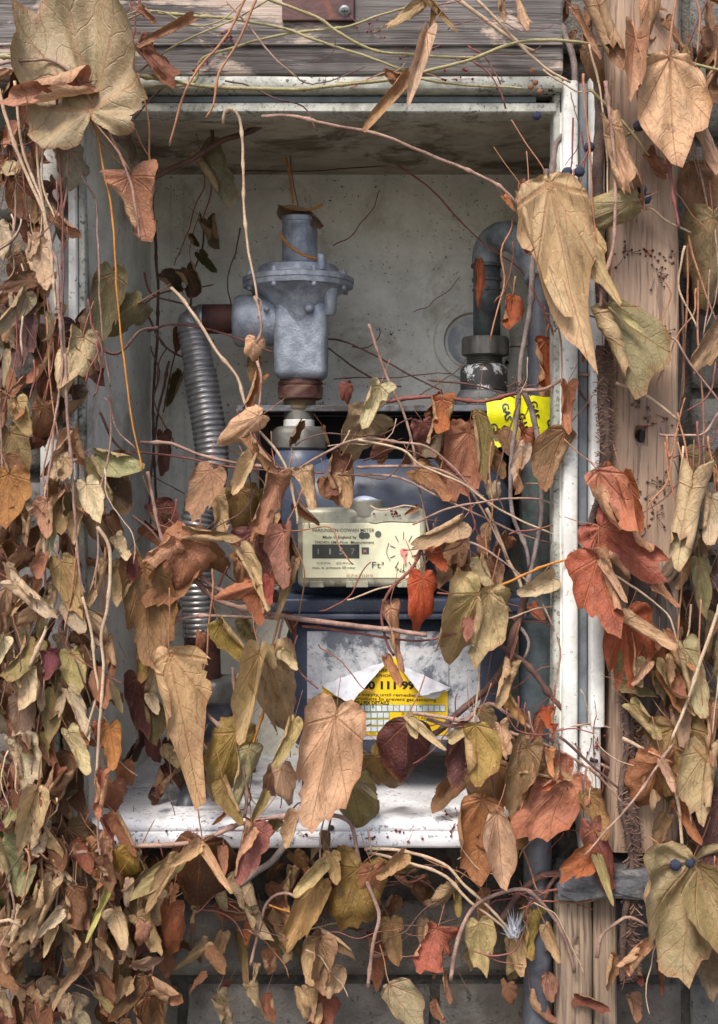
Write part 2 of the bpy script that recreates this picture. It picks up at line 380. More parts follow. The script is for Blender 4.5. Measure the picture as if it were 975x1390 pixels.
# stripped bark slab lower on the post
pts = []; nx, nz = 14, 26; vs, fs = [], []
for j in range(nz+1):
    v = j/nz; py = 775+v*215; hw = 34*sin(pi*min(1, v*.9+.1))**.5+2
    for i in range(nx+1):
        u = i/nx*2-1; px = 878+u*hw+8*sin(v*5); d = -.0135-.006*(1-u*u)+noise.noise(Vector((px*.08, py*.03, 1)))*.003
        vs.append(P(px, py, d))
for j in range(nz):
    for i in range(nx): a = j*(nx+1)+i; fs.append((a, a+nx+1, a+nx+2, a+1))
o = link('bark', mesh('bark', vs, fs, True), wood('bark_wood', (112, 100, 92), (82, 72, 66), (56, 46, 42), 'z', (140, 128, 116), (.58, .66)), tp)
o['label'] = 'dark split patch of weathered wood with dried bark'
lp = thing('timber_stump', 'short pale sawn timber post below the slate ledge', 'post', P(795, 1390, -.012))
timber('post_timber', 756, 1213, 804, 1430, -.014, .04, M['post2'], lp, [(782, 1290, 6, .01)])
timber('post_timber', 806, 1210, 838, 1430, -.010, .04, M['post2'], lp)
bm = rbox_bm((P(752, 0).x, -.03, P(0, 1205).z), (P(884, 0).x, .05, P(0, 1172).z), .002, 1)
bmesh.ops.subdivide_edges(bm, edges=bm.edges[:], cuts=5, use_grid_fill=True); me = bm_mesh('slate_ledge', bm, False); roughen(me, .005, 40, 2); roughen(me, .003, 190, 4)
tag(link('slate_ledge', me, M['slate']), 'dark grey split slate ledge between the tall post and the short post', 'ledge')
bm = bmesh.new(); bmesh.ops.create_icosphere(bm, subdivisions=4, radius=1)
for v in bm.verts:
    n = noise.fractal(v.co*2.5, 1., 2., 4)*.25; v.co *= 1+n
    v.co = P(768, 1142, .03)+Vector((v.co.x*L(34), v.co.y*.02, v.co.z*L(34)))
tag(link('mortar_lump', bm_mesh('mortar_lump', bm, True), M['mortar']), 'dark crumbling mortar lump at the lower right corner of the cabinet', 'mortar')

# ------------------------------------------------------------ the cabinet
cb = thing('meter_cabinet', 'open white gas meter cabinet with weathered frame and missing door', 'cabinet', P(430, 1147, .1))
BD = .24
def quadslab(name, pts, th, mat, cuts=0):
    """four world corners (seen face) extruded away along its normal"""
    a, b, c, d = pts; n = (b-a).cross(d-a).normalized()
    vs = [a, b, c, d]+[p-n*th for p in pts]
    bm = bmesh.new(); v = [bm.verts.new(q) for q in vs]
    for f in ((0, 1, 2, 3), (7, 6, 5, 4), (0, 4, 5, 1), (1, 5, 6, 2), (2, 6, 7, 3), (3, 7, 4, 0)): bm.faces.new([v[i] for i in f])
    return link(name, bm_mesh(name, bm), mat, cb)
TLf, TRf, BLf, BRf = P(116, 153), P(757, 153), P(116, 1108), P(757, 1108)
TLb, TRb, BLb, BRb = P(205, 237, BD), P(757, 237, BD), P(205, 1030, BD), P(757, 1030, BD)
quadslab('back_panel', [BLb, BRb, TRb, TLb], .004, M['panel'])
quadslab('side_panel', [BLf, BLb, TLb, TLf], .004, M['panel'])
quadslab('side_panel', [BRb, BRf, TRf, TRb], .004, M['panel'])
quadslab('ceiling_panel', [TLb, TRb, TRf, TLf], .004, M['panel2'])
# floor panel with a round pipe hole
fz = BLf.z; hc = P(252, 1088, .045); hc.z = fz; hr = .0135
x0, x1, ya, yb = BLf.x-.004, P(700, 0).x, -.006, BD
angs = sorted([2*pi*i/36 for i in range(36)]+[math.atan2(y-hc.y, x-hc.x) % (2*pi) for x in (x0, x1) for y in (ya, yb)])
bm = bmesh.new(); inn, out, inb = [], [], []
for a in angs:
    dx, dy = cos(a), sin(a); t = min([q for q in (((x1-hc.x)/dx if dx > 1e-6 else 9), ((x0-hc.x)/dx if dx < -1e-6 else 9), ((yb-hc.y)/dy if dy > 1e-6 else 9), ((ya-hc.y)/dy if dy < -1e-6 else 9)) if q > 0])
    inn.append(bm.verts.new((hc.x+dx*hr, hc.y+dy*hr, fz))); out.append(bm.verts.new((hc.x+dx*t, hc.y+dy*t, fz))); inb.append(bm.verts.new((hc.x+dx*hr, hc.y+dy*hr, fz-.012)))
for i in range(len(angs)):
    j = (i+1) % len(angs); bm.faces.new((inn[i], out[i], out[j], inn[j])); bm.faces.new((inb[i], inn[i], inn[j], inb[j]))
link('floor_panel', bm_mesh('floor_panel', bm), M['sill'], cb)
box('hole_shade_block', (hc.x-.03, hc.y-.03, fz-.03), (hc.x+.03, hc.y+.03, fz-.0125), M['dark'], cb, 0)['label'] = 'black block standing in for the shade under the round hole'  # added black block: the shade inside the pipe hole put into colour
# swept profiles for frame rails: profile in (offset px outward, depth m)
def rail(name, a, b, outv, prof, mat):
    """a,b pixel ends at y=0; outv unit pixel dir; prof [(off px, depth)]"""
    n = 24; vs, fs = [], []; m = len(prof)
    for i in range(n+1):
        t = i/n
        for (o_, d_) in prof:
            px = a[0]+(b[0]-a[0])*t+outv[0]*o_; py = a[1]+(b[1]-a[1])*t+outv[1]*o_
            wv = noise.noise(Vector((t*6, a[0]*.01, o_*.01)))*1.0
            p = P(px+outv[0]*wv, py+outv[1]*wv, 0); vs.append(Vector((p.x, d_, p.z)))
    for i in range(n):
        for k in range(m): fs.append((i*m+k, i*m+(k+1) % m, (i+1)*m+(k+1) % m, (i+1)*m+k))
    fs.append(tuple(range(m))); fs.append(tuple(n*m+k for k in range(m)))
    bm = bmesh.new(); bv = [bm.verts.new(v) for v in vs]
    for f in fs: bm.faces.new([bv[i] for i in f])
    me = bm_mesh(name, bm, True)
    try: me.set_sharp_from_angle(angle=R(45))
    except Exception: pass
    return link(name, me, mat, cb)
rnd8 = lambda o0, o1, d0, d1: [(o0, d1), (o0, d0+.004), (o0+.07*(o1-o0), d0+.0009), (o0+.16*(o1-o0), d0), (o0+.84*(o1-o0), d0+.0004), (o0+.93*(o1-o0), d0+.0012), (o1, d0+.004), (o1, d1)]
rail('frame_rail', (118, 155), (754, 155), (0, -1), rnd8(0, 15, -.004, .02), M['weath'])
rail('seal_strip', (118, 155), (728, 155), (0, -1), rnd8(15.5, 26, .001, .02), M['seal'])
rail('flange', (100, 155), (760, 155), (0, -1), rnd8(27, 47, -.012, .02), M['weath'])
rail('frame_rail', (116, 150), (116, 1146), (-1, 0), rnd8(-1, 9, -.003, .02), M['weath'])
rail('frame_rail', (116, 150), (116, 1146), (-1, 0), rnd8(9.5, 22, -.006, .02), M['white'])
rail('seal_strip', (116, 150), (116, 1146), (-1, 0), rnd8(22.5, 32, .004, .02), M['seal'])
rail('flange', (116, 128), (116, 1146), (-1, 0), rnd8(33, 62, -.002, .03), M['white'])
rail('frame_rail', (757, 112), (757, 1120), (1, 0), rnd8(-6, 4, -.001, .02), M['weath'])
rail('frame_rail', (757, 112), (757, 1090), (1, 0), rnd8(5, 27, -.006, .02), M['white'])
rail('seal_strip', (757, 112), (757, 1000), (1, 0), rnd8(28, 42, .003, .02), M['seal'])
rail('flange', (757, 106), (757, 985), (1, 0), rnd8(43, 63, -.007, .03), M['white'])
rail('flange', (757, 985), (757, 1152), (1, 0), rnd8(30, 58, -.0055, .03), M['white'])
vs, fs = sweep([P(801, 1031, -.007), P(808, 1033, -.007), P(812, 1033, -.007)], [.0016, .0019, .0012], 8); link('screw_slot', mesh('screw_slot', vs, fs), M['dark'], cb)
rail('floor_lip', (118, 1108), (697, 1108), (0, 1), [(-1, .03), (-1, -.005), (2, -.010), (8, -.0125), (14, -.0125), (15.5, -.0118), (17, -.0125), (34, -.0125), (38, -.0105), (40, -.006), (40, .03)], M['sill'])
for hx, hy in ((450, 1124), (226, 1128), (640, 1126)):
    vs, fs = sweep([P(hx, hy, -.0134), P(hx, hy, -.010)], L(4 if hx == 450 else 1.6), 12); link('fixing_hole', mesh('fixing_hole', vs, fs), M['dark'], cb)
# knock-out plate on the back
kp = None
def ring(name, cx, cy, prof, mat, par):
    y = BD; n = 48; vs, fs = [], []
    for (r, d) in prof:
        for k in range(n): a = 2*pi*k/n; c = P(cx, cy, y); vs.append(Vector((c.x+cos(a)*L(r, y), y+d, c.z+sin(a)*L(r, y))))
    for i in range(len(prof)-1):
        for k in range(n): fs.append((i*n+k, i*n+(k+1) % n, (i+1)*n+(k+1) % n, (i+1)*n+k))
    fs.append(tuple((len(prof)-1)*n+k for k in range(n)))
    me = mesh(name, vs, fs, True)
    try: me.set_sharp_from_angle(angle=R(30))
    except Exception: pass
    return link(name, me, mat, par)
ring('round_plate', 641, 464, [(53, .001), (52, -.0055), (50, -.0065), (39, -.0065), (37, -.001), (0.1, -.0008)], M['panel'], cb)
ring('round_plate', 641, 464, [(34, .001), (33, -.0022), (31, -.0026), (.1, -.0026)], grime('grey_plate', (170, 172, 176), (130, 134, 142), (190, 190, 190), .5, sc=20), cb)
for hx, hy in ((603, 494), (688, 492)):
    vs, fs = sweep([P(hx, hy, BD-.0048), P(hx, hy, BD-.002)], L(3, BD), 10); link('screw_hole', mesh('screw_hole', vs, fs), M['dark'], cb)
for x in (250, 232):
    pbox('seam_rib', x, 250, x+3, 1000, BD-.002, BD-.0003, M['panel'], cb, .0005, 1)
# meter bracket: a thing of its own
mb = thing('meter_bracket', 'grey steel shelf bracket across the cabinet behind the meter', 'bracket', P(540, 556, .2))
a = P(322, 556, .125); b = P(752, 556, .125)
box('bracket_plate', (a.x, .125, a.z), (b.x, BD-.003, a.z+.0035), M['bracket'], mb, .0008, 1)
box('bracket_lip', (a.x, .1215, a.z-.002), (b.x, .1245, a.z+.004), M['bracket'], mb, .0008, 1)
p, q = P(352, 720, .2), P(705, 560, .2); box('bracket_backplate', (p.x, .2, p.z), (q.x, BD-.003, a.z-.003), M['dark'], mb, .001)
# loose dark equipment under the meter (pipes in shade)
# ------------------------------------------------------------ gas meter
gmn = thing('gas_meter', 'blue grey diaphragm gas meter with cream dial and torn yellow label', 'gas meter', P(540, 1030, .12))
def shell(name, x0, y0, x1, y1, d0, d1, r, seg=8):
    o = pbox(name, x0, y0, x1, y1, d0, d1, M['meter'], gmn, r, seg, True)
    try: o.data.set_sharp_from_angle(angle=R(40))
    except Exception: pass
    return o
shell('upper_shell', 372, 622, 702, 822, .068, .195, .045, 10)
shell('lower_shell', 386, 832, 694, 1030, .068, .195, .03, 8)
shell('flange_band', 366, 812, 712, 833, .058, .205, .003, 3)
shell('flange_band', 362, 833.5, 716, 841, .0555, .2, .0015, 2)
lathe('inlet_boss', 408, 0, .115, [(700, 40), (640, 40), (624, 38), (616, 34), (612, 31)], M['meter'], gmn)
lathe('outlet_boss', 655, 0, .17, [(700, 38), (640, 38), (626, 34), (600, 28), (556, 26)], M['dark'], gmn)
lathe('outlet_stub', 0, 826, .1, [(690, 13), (712, 13), (713, 16), (722, 16)], M['meter'], gmn, axis='x')
# dial unit
dh = pbox('dial_housing', 404, 690, 579, 797, .036, .070, M['cover'], gmn, .005, 4, True)
df = .0352
pbox('dial_plate', 411, 710, 571, 785, df, .037, M['cream'], dh, .0006, 1)
for (x0, x1) in ((420, 440), (470, 500), (540, 565)): pbox('clip', x0, 789, x1, 797.5, .034, .038, M['cover'], dh, .0005, 1)
cp = lathe('cap', 494, 0, .052, [(700, 26), (688, 26), (680, 26.5), (678, 25), (678, 22), (680, 21)], M['cap'], dh)
vs, fs = [], []
for j in range(7):
    for i in range(16):
        a = 2*pi*i/16; rr = 21*(1-j/6); c = P(494, 679, .052); hh = .004*(1-(rr/21)**2)+noise.noise(Vector((i, j, 2)))*.0012*(1-(rr/21)); vs.append(Vector((c.x+cos(a)*L(rr, .05), .052+sin(a)*L(rr, .05), c.z+hh)))
for j in range(6):
    for i in range(16): fs.append((j*16+i, j*16+(i+1) % 16, (j+1)*16+(i+1) % 16, (j+1)*16+i))
link('white_deposit', mesh('deposit', vs, fs), M['powder'], cp)
def text(body, px, py, h, y, mat, parent, rot=0, wid=None, bold=0, name='lettering', mapf=None, align='LEFT', shear=0):
    """px,py: left baseline in pixels; h: cap height px"""
    cu = bpy.data.curves.new('t', 'FONT'); cu.body = body; cu.size = 1; cu.align_x = align; cu.offset = bold; cu.resolution_u = 3; cu.shear = shear
    ob = bpy.data.objects.new('t', cu); COL.objects.link(ob); bpy.context.view_layer.update()
    dg = bpy.context.evaluated_depsgraph_get(); me = bpy.data.meshes.new_from_object(ob.evaluated_get(dg)); bpy.data.objects.remove(ob); bpy.data.curves.remove(cu)
    me.materials.clear(); xs = [v.co.x for v in me.vertices] or [0, 1]; W = max(xs)-min(xs)
    sy = h/.7; sx = (wid/W) if wid else sy*.9
    for v in me.vertices:
        X, Y = v.co.x*sx, v.co.y*sy
        a, b = px+X*cos(rot)+Y*sin(rot), py-(Y*cos(rot)-X*sin(rot))
        yy = mapf(a, b) if mapf else y
        v.co = P(a, b, yy)
    # a hair of thickness
    me.name = 'lettering'; return link(name, me, mat, parent)
tf = .0347
text('PARKINSON COWAN METER', 424, 722, 4.6, tf, M['ink'], dh, wid=84, bold=.004)
text('Made in England by', 438, 731, 4.0, tf, M['ink'], dh, wid=46, bold=.012)
text('THORN EMI  Flow  Measurement', 427, 738, 3.9, tf, M['ink'], dh, wid=81, bold=.01)
text('G10 M³/h      025 M³/rev', 430, 766, 3.2, tf, M['ink'], dh, wid=48)
text('max. w. pressure 50 mbar', 424, 772, 3.2, tf, M['ink'], dh, wid=59, bold=.008)
text('Ft³', 504, 771, 8.5, tf, M['ink'], dh, wid=16)
text('No-5', 538, 776, 5.5, tf, M['ink'], dh, wid=18, rot=.15)
text('8742089', 470, 783, 3.6, tf, M['redink'], dh, wid=36)
pbox('counter_window', 424, 739, 488, 758, .0346, .036, M['window'], dh, .0003, 1)
for d, x in (('1', 430), ('1', 446), ('5', 462), ('7', 478)): text(d, x-2, 752.5, 8 if d != '5' else 9, .0342, grime('worn_digit', (150, 152, 146), (110, 112, 106), None, .6), dh, wid=1.6 if d == '1' else 5)
pbox('counter_window', 491, 743, 501, 752, .0346, .036, M['ink'], dh, 0)
text('x', 492.5, 750, 6, .0342, M['pink'], dh, wid=6)
for cx, cy, r in ((492, 727, 5), (498, 727, 4.5), (513.5, 725, 4.5)):
    vs, fs = sweep([P(cx, cy, .0348), P(cx, cy, .0353)], L(r), 16); link('printed_emblem', mesh('emblem', vs, fs), M['ink'], dh)
cc = (548, 749)
for k in range(10):
    a = 2*pi*k/10
    p0, p1 = (cc[0]+sin(a)*12, cc[1]-cos(a)*17), (cc[0]+sin(a)*19, cc[1]-cos(a)*27)
    if k in (3, 2, 4): p1 = (cc[0]+sin(a)*17, cc[1]-cos(a)*22)
    vs, fs = sweep([P(*p0, .035), P(*p1, .035)], L(.7), 4); link('dial_tick', mesh('tick', vs, fs), M['ink'], dh)
vs, fs = sweep(catmull([P(530, 762, .035), P(525, 750, .035), P(528, 737, .035)], .002), L(.6), 4); link('dial_arrow', mesh('arc', vs, fs), M['ink'], dh)
vs, fs = sweep([P(cc[0], cc[1], .0335), P(cc[0], cc[1], .0353)], L(5), 20); link('pointer', mesh('hub', vs, fs), M['pink'], dh)
link('pointer', mesh('hand', [P(545.5, 749, .0334), P(550, 749, .0334), P(551.5, 765, .0334), P(549.5, 767, .0334), P(545.5, 749, .035), P(550, 749, .035), P(551.5, 765, .035), P(549.5, 767, .035)], [(0, 1, 2, 3), (0, 4, 5, 1), (1, 5, 6, 2), (3, 2, 6, 7), (0, 3, 7, 4), (4, 7, 6, 5)]), M['pink'], dh)
# labels on the lower shell (front face at y .068)
pl = pbox('paper_label', 417, 857, 652, 1004, .0672, .0685, M['paper'], gmn, .0002, 1); pl['label'] = 'worn grey white backing paper'
yl = pbox('warning_label', 438, 893, 608, 998, .0664, .0674, M['yellow'], gmn, .0002, 1); yl['label'] = 'yellow warning label with torn curled top layer'
ty = .0661
text('DO NOT USE THIS', 484, 912, 3.6, ty, M['black'], yl, wid=58, bold=.02)
text('TELEPHONE', 500, 919, 3.6, ty, M['black'], yl, wid=36, bold=.02)
text('0800 111 999', 474, 935, 10, ty, M['black'], yl, wid=98, bold=.045)
text('gas supply until remedial action', 478, 944, 4.2, ty, M['black'], yl, wid=110, bold=.01, rot=.02)
text('products to prevent gas escaping', 482, 950, 4.2, ty, M['black'], yl, wid=110, bold=.01, rot=.02)
text('EXCHANGE / FIX DETAILS', 454, 956.5, 4.8, ty, M['black'], yl, wid=74, bold=.03)
text('NO', 470, 964, 4.6, ty, M['black'], yl, wid=9, bold=.03); text('INDEX', 465, 973.5, 4.6, ty, M['black'], yl, wid=20, bold=.03)
text('METER', 442, 956, 4.2, ty, M['black'], yl, wid=10, bold=.02); text('GAS', 442, 966, 4.2, ty, M['black'], yl, wid=9, bold=.02)
text('IF METER IS', 545, 971, 4, ty, M['black'], yl, wid=30); text('GCC FLAT INS', 545, 976.5, 4, ty, M['black'], yl, wid=34)
text('WARNING: DO NOT REMOVE THIS LABEL', 470, 997, 2.6, ty, M['black'], yl, wid=110)
def cells(x0, x1, y0, y1, n):
    pbox('form_grid', x0, y0, x1, y1, .0660, .0665, M['teal_line'], yl, 0)
    w_ = (x1-x0)/n
    for i in range(n): pbox('form_cell', x0+i*w_+.6, y0+.7, x0+(i+1)*w_-.6, y1-.7, .06575, .0662, M['gridw'], yl, 0)
cells(487, 605, 957, 966, 15); cells(487, 529, 967, 975, 5); cells(487, 529, 976.5, 984.5, 5); cells(487, 529, 986, 993.5, 5); cells(554, 579, 978, 986.5, 1)
def flap(a, b, c, curl, seed):
    n = 12; vs, fs, idx = [], [], {}
    for i in range(n+1):
        for j in range(n+1-i):
            u, v = i/n, j/n; px = a[0]+(b[0]-a[0])*u+(c[0]-a[0])*v; py = a[1]+(b[1]-a[1])*u+(c[1]-a[1])*v
            d = .0655-curl*(v**1.5)-.004*sin(pi*min(1, u+v))-.0035*noise.noise(Vector((px*.06, py*.06, seed)))-.0015*noise.noise(Vector((px*.2, py*.2, seed))); jx = 3.2*noise.noise(Vector((px*.11, py*.11, seed+9))); px += jx; py += jx*.8
            idx[i, j] = len(vs); vs.append(P(px, py, d))
    for i in range(n):
        for j in range(n-i):
            fs.append((idx[i, j], idx[i+1, j], idx[i, j+1]))
            if j < n-i-1: fs.append((idx[i+1, j], idx[i+1, j+1], idx[i, j+1]))
    o = link('peeled_flap', mesh('flap', vs, fs, True), M['flap'], yl); return o
flap((436, 930), (530, 895), (474, 957), .026, 1); flap((613, 934), (539, 900), (572, 944), .022, 2); flap((612, 936), (560, 943), (590, 949), .003, 3)
for poly in (((437, 892), (531, 892), (527, 899), (505, 909), (470, 921), (437, 931)), ((538, 892), (609, 892), (609, 937), (590, 925), (560, 910), (541, 901))):
    vs = [P(x, y, .0655) for x, y in poly]+[P(x, y, .0664) for x, y in poly]; n_ = len(poly)
    link('torn_layer', mesh('torn', vs, [tuple(range(n_))]+[(i, i+n_, (i+1) % n_+n_, (i+1) % n_) for i in range(n_)]), M['paper'], yl)
# ------------------------------------------------------------ regulator
rg = thing('pressure_regulator', 'dull grey cast metal pressure regulator above the meter', 'regulator', P(408, 615, .14))
ry = .135
lathe('cap', 407, 0, ry, [(372, 25), (368, 24), (308, 24), (307, 23.4), (303, 23.4), (302, 24.5), (299, 25), (296, 25), (294.5, 23), (294, 18), (297, 16)], M['cast'], rg)
bn = lathe('bonnet', 405, 0, ry, [(378, 58), (372, 57), (371, 55), (364, 54), (362, 51), (361.5, 26)], M['cast'], rg)
fl = lathe('diaphragm_flange', 405, 0, ry, [(393, 68), (391.5, 72), (386, 73), (385.5, 71.5), (384.5, 71.5), (384, 73), (378, 73), (376, 70), (375.5, 58)], M['cast'], rg, jag=lambda k: 1+.035*(1 if k % 10 in (0, 1) else 0))
lathe('diaphragm_bowl', 407, 0, ry, [(440, 37), (425, 40), (410, 47), (402, 52), (396, 60), (392.5, 66)], M['cast'], rg)
for a in range(8):
    t = 2*pi*a/8+.35; c = P(405, 385, ry); bx = Vector((c.x+cos(t)*L(68, ry), ry+sin(t)*L(68, ry), 0))
    z0, z1 = P(0, 397, ry).z, P(0, 371, ry).z
    vs, fs = sweep([Vector((bx.x, bx.y, z0)), Vector((bx.x, bx.y, z0+.0012)), Vector((bx.x, bx.y, z1-.001)), Vector((bx.x, bx.y, z1))], [.002, .0026, .0026, .002], 10); link('flange_bolt', mesh('bolt', vs, fs), M['cast'], rg)
o = pbox('regulator_body', 371, 405, 444, 513, ry-.026, ry+.026, M['cast'], rg, .009, 5, True)
lathe('inlet_port', 0, 436, ry, [(317, 27), (319, 32), (324, 35), (332, 36), (352, 35), (366, 33), (380, 31)], M['cast'], rg, axis='x')
for (x, y, r) in ((420, 418, 8), (362, 420, 5)):
    bm = bmesh.new(); bmesh.ops.create_icosphere(bm, subdivisions=3, radius=L(r)); bmesh.ops.translate(bm, verts=bm.verts, vec=P(x, y, ry-.028)); link('boss', bm_mesh('boss', bm, True), M['cast'], rg)
lathe('boss', 448, 0, ry-.02, [(428, 6), (424, 9), (400, 10), (392, 12)], M['cast'], rg)
lathe('vent_stub', 436, 0, ry-.03, [(366, 7), (354, 7), (350, 6), (345.5, 5.5), (345, 3)], M['cast'], rg, n=12)
lathe('inlet_nipple', 0, 433, ry, [(273, 18), (276, 20), (315, 20), (322, 19)], M['rust'], rg, axis='x')
lathe('coupling', 408, 0, ry, [(543, 26), (541, 30), (526, 31), (524, 29), (522, 30.5), (519, 30.5), (518, 28.5), (516, 28), (513, 28), (509, 24)], M['brown'], rg)
lathe('threaded_nipple', 407, 0, ry, [(560, 20), (556, 21)]+[(556-i, 21.5 if i % 2 else 22.3) for i in range(1, 14)]+[(540, 21)], M['brass'], rg)
lathe('painted_thread', 406, 0, ry, [(584, 21), (582, 20.5), (558, 20.5), (556, 20)], M['nut'], rg)
lathe('white_band', 406, 0, ry, [(583, 20.8), (582, 21.2), (570.5, 21.2), (570, 20.8)], M['ptfe'], rg)
hexj = lambda k: 1/ cos(((2*pi*k/36+.25) % (pi/3))-pi/6)*.93
lathe('union_nut', 406, 0, ry, [(614, 31), (612, 34), (608, 37.5), (588, 37.5), (583, 35), (579.5, 31), (579, 22)], M['nut'], rg, n=36, jag=hexj)
# ------------------------------------------------------------ corrugated hose
hs = thing('flexible_hose', 'ribbed stainless gas hose curving down the left side of the cabinet', 'hose', P(290, 1080, .11))
path = catmull([P(278, 433, ry), P(269, 434, ry), P(261, 441, ry), P(263, 458, ry), P(269, 490, ry-.002), P(277, 540, ry-.006), P(285, 590, ry-.01), P(288, 630, ry-.012), P(280, 665, ry-.012), P(270, 700, ry-.012), P(266, 740, ry-.012), P(268, 800, ry-.012), P(271, 862, ry-.01)], .0006)
acc = 0; rad = []
for i, p in enumerate(path):
    if i: acc += (p-path[i-1]).length
    rad.append(L(20.5 if acc < .06 else 23, .12)*(.89+.13*abs(sin(pi*acc/.0053))**.6))
vs, fs = sweep(path, rad, 28); link('hose_tube', mesh('hose', vs, fs, True), M['hose'], hs)
lathe('hose_coupling', 275, 0, ry-.01, [(918, 26), (914, 25), (880, 24), (872, 24), (866, 25), (862, 23)], M['rust'], hs)
lathe('hose_nut', 287, 0, ry-.01, [(952, 34), (948, 38), (926, 38), (921, 35), (919, 30)], M['nut'], hs, n=36, jag=hexj)
vs, fs = sweep(catmull([P(292, 948, ry-.01), P(294, 990, ry-.012), P(286, 1030, ry-.03), P(268, 1062, .07), P(256, 1090, .05), Vector((hc.x, hc.y, fz-.02))], .003), L(25, .1)*.62, 20)
link('grey_tail_pipe', mesh('tail', vs, fs, True), M['greyp'], hs)
lathe('tail_socket', 293, 0, ry-.01, [(1010, 22), (1000, 28), (950, 28), (948, 24)], M['greyp'], hs)
# ------------------------------------------------------------ copper pipe (inverted U) and riser
cpz = thing('copper_gas_pipe', 'green stained copper gas pipe looping from the bracket to the grey riser', 'pipe', P(729, 1250, .1))
cy_ = .165
vs, fs = sweep([P(661, 462, cy_), P(661, 400, cy_), P(661, 352, cy_)], L(18.5, cy_), 24); link('pipe', mesh('pipe', vs, fs, True), M['copper'], cpz)
for (a, b, r) in ((358, 364, 21.5), (377, 383, 20.5), (392, 396, 20)):
    lathe('collar', 661, 0, cy_, [(b, r-2), (b-1, r), (a+1, r), (a, r-2)], M['copper'], cpz)
el = catmull([P(661, 362, cy_), P(661, 345, cy_), P(664, 334, cy_-.003), P(673, 324, cy_-.012), P(689, 320, cy_-.03), P(708, 330, cy_-.045), P(722, 350, cy_-.056), P(732, 378, cy_-.062)], .003)
vs, fs = sweep(el, L(19.5, cy_), 24); [v.__iadd__(noise.noise_vector(v*70)*.0012) for v in vs]; link('elbow', mesh('elbow', vs, fs, True), grime('elbow_copper', (142, 148, 152), (92, 96, 100), (74, 112, 100), .5, .1, sc=46, sc3=50, str3=(.56, .63), bumpd=.0012), cpz)
lathe('union_nut', 659, 0, cy_, [(484, 27), (482, 31), (462, 31), (458, 29), (457, 20)], M['nut'], cpz, n=48, jag=lambda k: 1.04 if k % 6 < 4 else .97)
lathe('threaded_nipple', 658, 0, cy_, [(500, 23)]+[(499-i*1.4, 23 if i % 2 else 25) for i in range(11)]+[(482, 23)], M['nut'], cpz)
lathe('painted_fitting', 657, 0, cy_, [(532, 29), (530, 32), (502, 32), (497, 29), (495, 25)], grime('paint_spattered_fitting', (70, 68, 66), (52, 50, 50), (216, 218, 218), .55, .1, sc=40, sc3=44, str3=(.54, .57)), cpz)
lathe('base_flange', 655, 0, cy_, [(553, 36), (551, 38), (541, 38), (538, 35), (532, 33), (530, 30)], grime('stained_flange', (120, 122, 122), (84, 84, 84), (196, 200, 204), .5, .2, sc3=40, str3=(.56, .6)), cpz)
py_ = .105
lathe('riser_pipe', 733, 0, py_, [(560, 16.5), (356, 16.5)], M['greyp'], cpz)
lathe('riser_pipe', 728, 0, py_, [(812, 20), (558, 20), (556, 17)], M['copper'], cpz)
lathe('collar', 727, 0, py_, [(839, 23), (837, 24.5), (826, 25), (823, 23.5), (806, 24), (803, 26), (797, 26), (794, 21)], M['teal'], cpz)
lathe('riser_pipe', 727, 0, py_, [(1010, 22.5), (838, 22.5)], M['teal'], cpz)
vs, fs = sweep(catmull([P(727, 1000, py_), P(727, 1060, .08), P(729, 1130, .02), P(730, 1180, .006), P(730, 1420, .004)], .006), L(19.5), 24); link('riser_pipe', mesh('lower', vs, fs, True), M['greyp'], cpz)
# ------------------------------------------------------------ yellow GAS tape
tr_ = L(24, py_)
def tapey(px, py):
    c = P(729, 0, py_).x; f = py_-tr_*1.12
    if px < 705: 
        t = (705-px)/46; return .081-.006*t+.012*t*t+.0015*sin(py*.12)
    t = (px-729)/26; return py_-tr_*max(0, 1-t*t)**.5*1.0-.002 if abs(t) < 1 else py_
vs, fs = [], []; nx, nz = 40, 16
for j in range(nz+1):
    for i in range(nx+1):
        u, v = i/nx, j/nz; px = 659+u*93
        top = 541-6*u+(2*sin(u*9)); bot = 607-10*u+(3*sin(u*7+1)); py = top+(bot-top)*v
        px += (2.5*sin(v*6) if i == 0 else 0); vs.append(P(px, py, tapey(px, py)))
for j in range(nz):
    for i in range(nx): a = j*(nx+1)+i; fs.append((a, a+nx+1, a+nx+2, a+1))
gt = tag(link('gas_tape', mesh('tape', vs, fs, True), M['tape']), 'bright yellow marker tape printed GAS wrapped round the riser pipe', 'tape')
for x, y, rr in ((681, 548, 1.35), (665, 576, 1.25), (720, 545, 1.4), (703, 562, 1.3), (742, 570, 1.3), (688, 588, 1.3)):
    o = text('GAS', x, y, 9, 0, M['navy'] if x < 700 else M['black'], None, rot=rr, wid=24, bold=.03, mapf=lambda a, b: tapey(a, b)-.0007)
    o.parent = gt

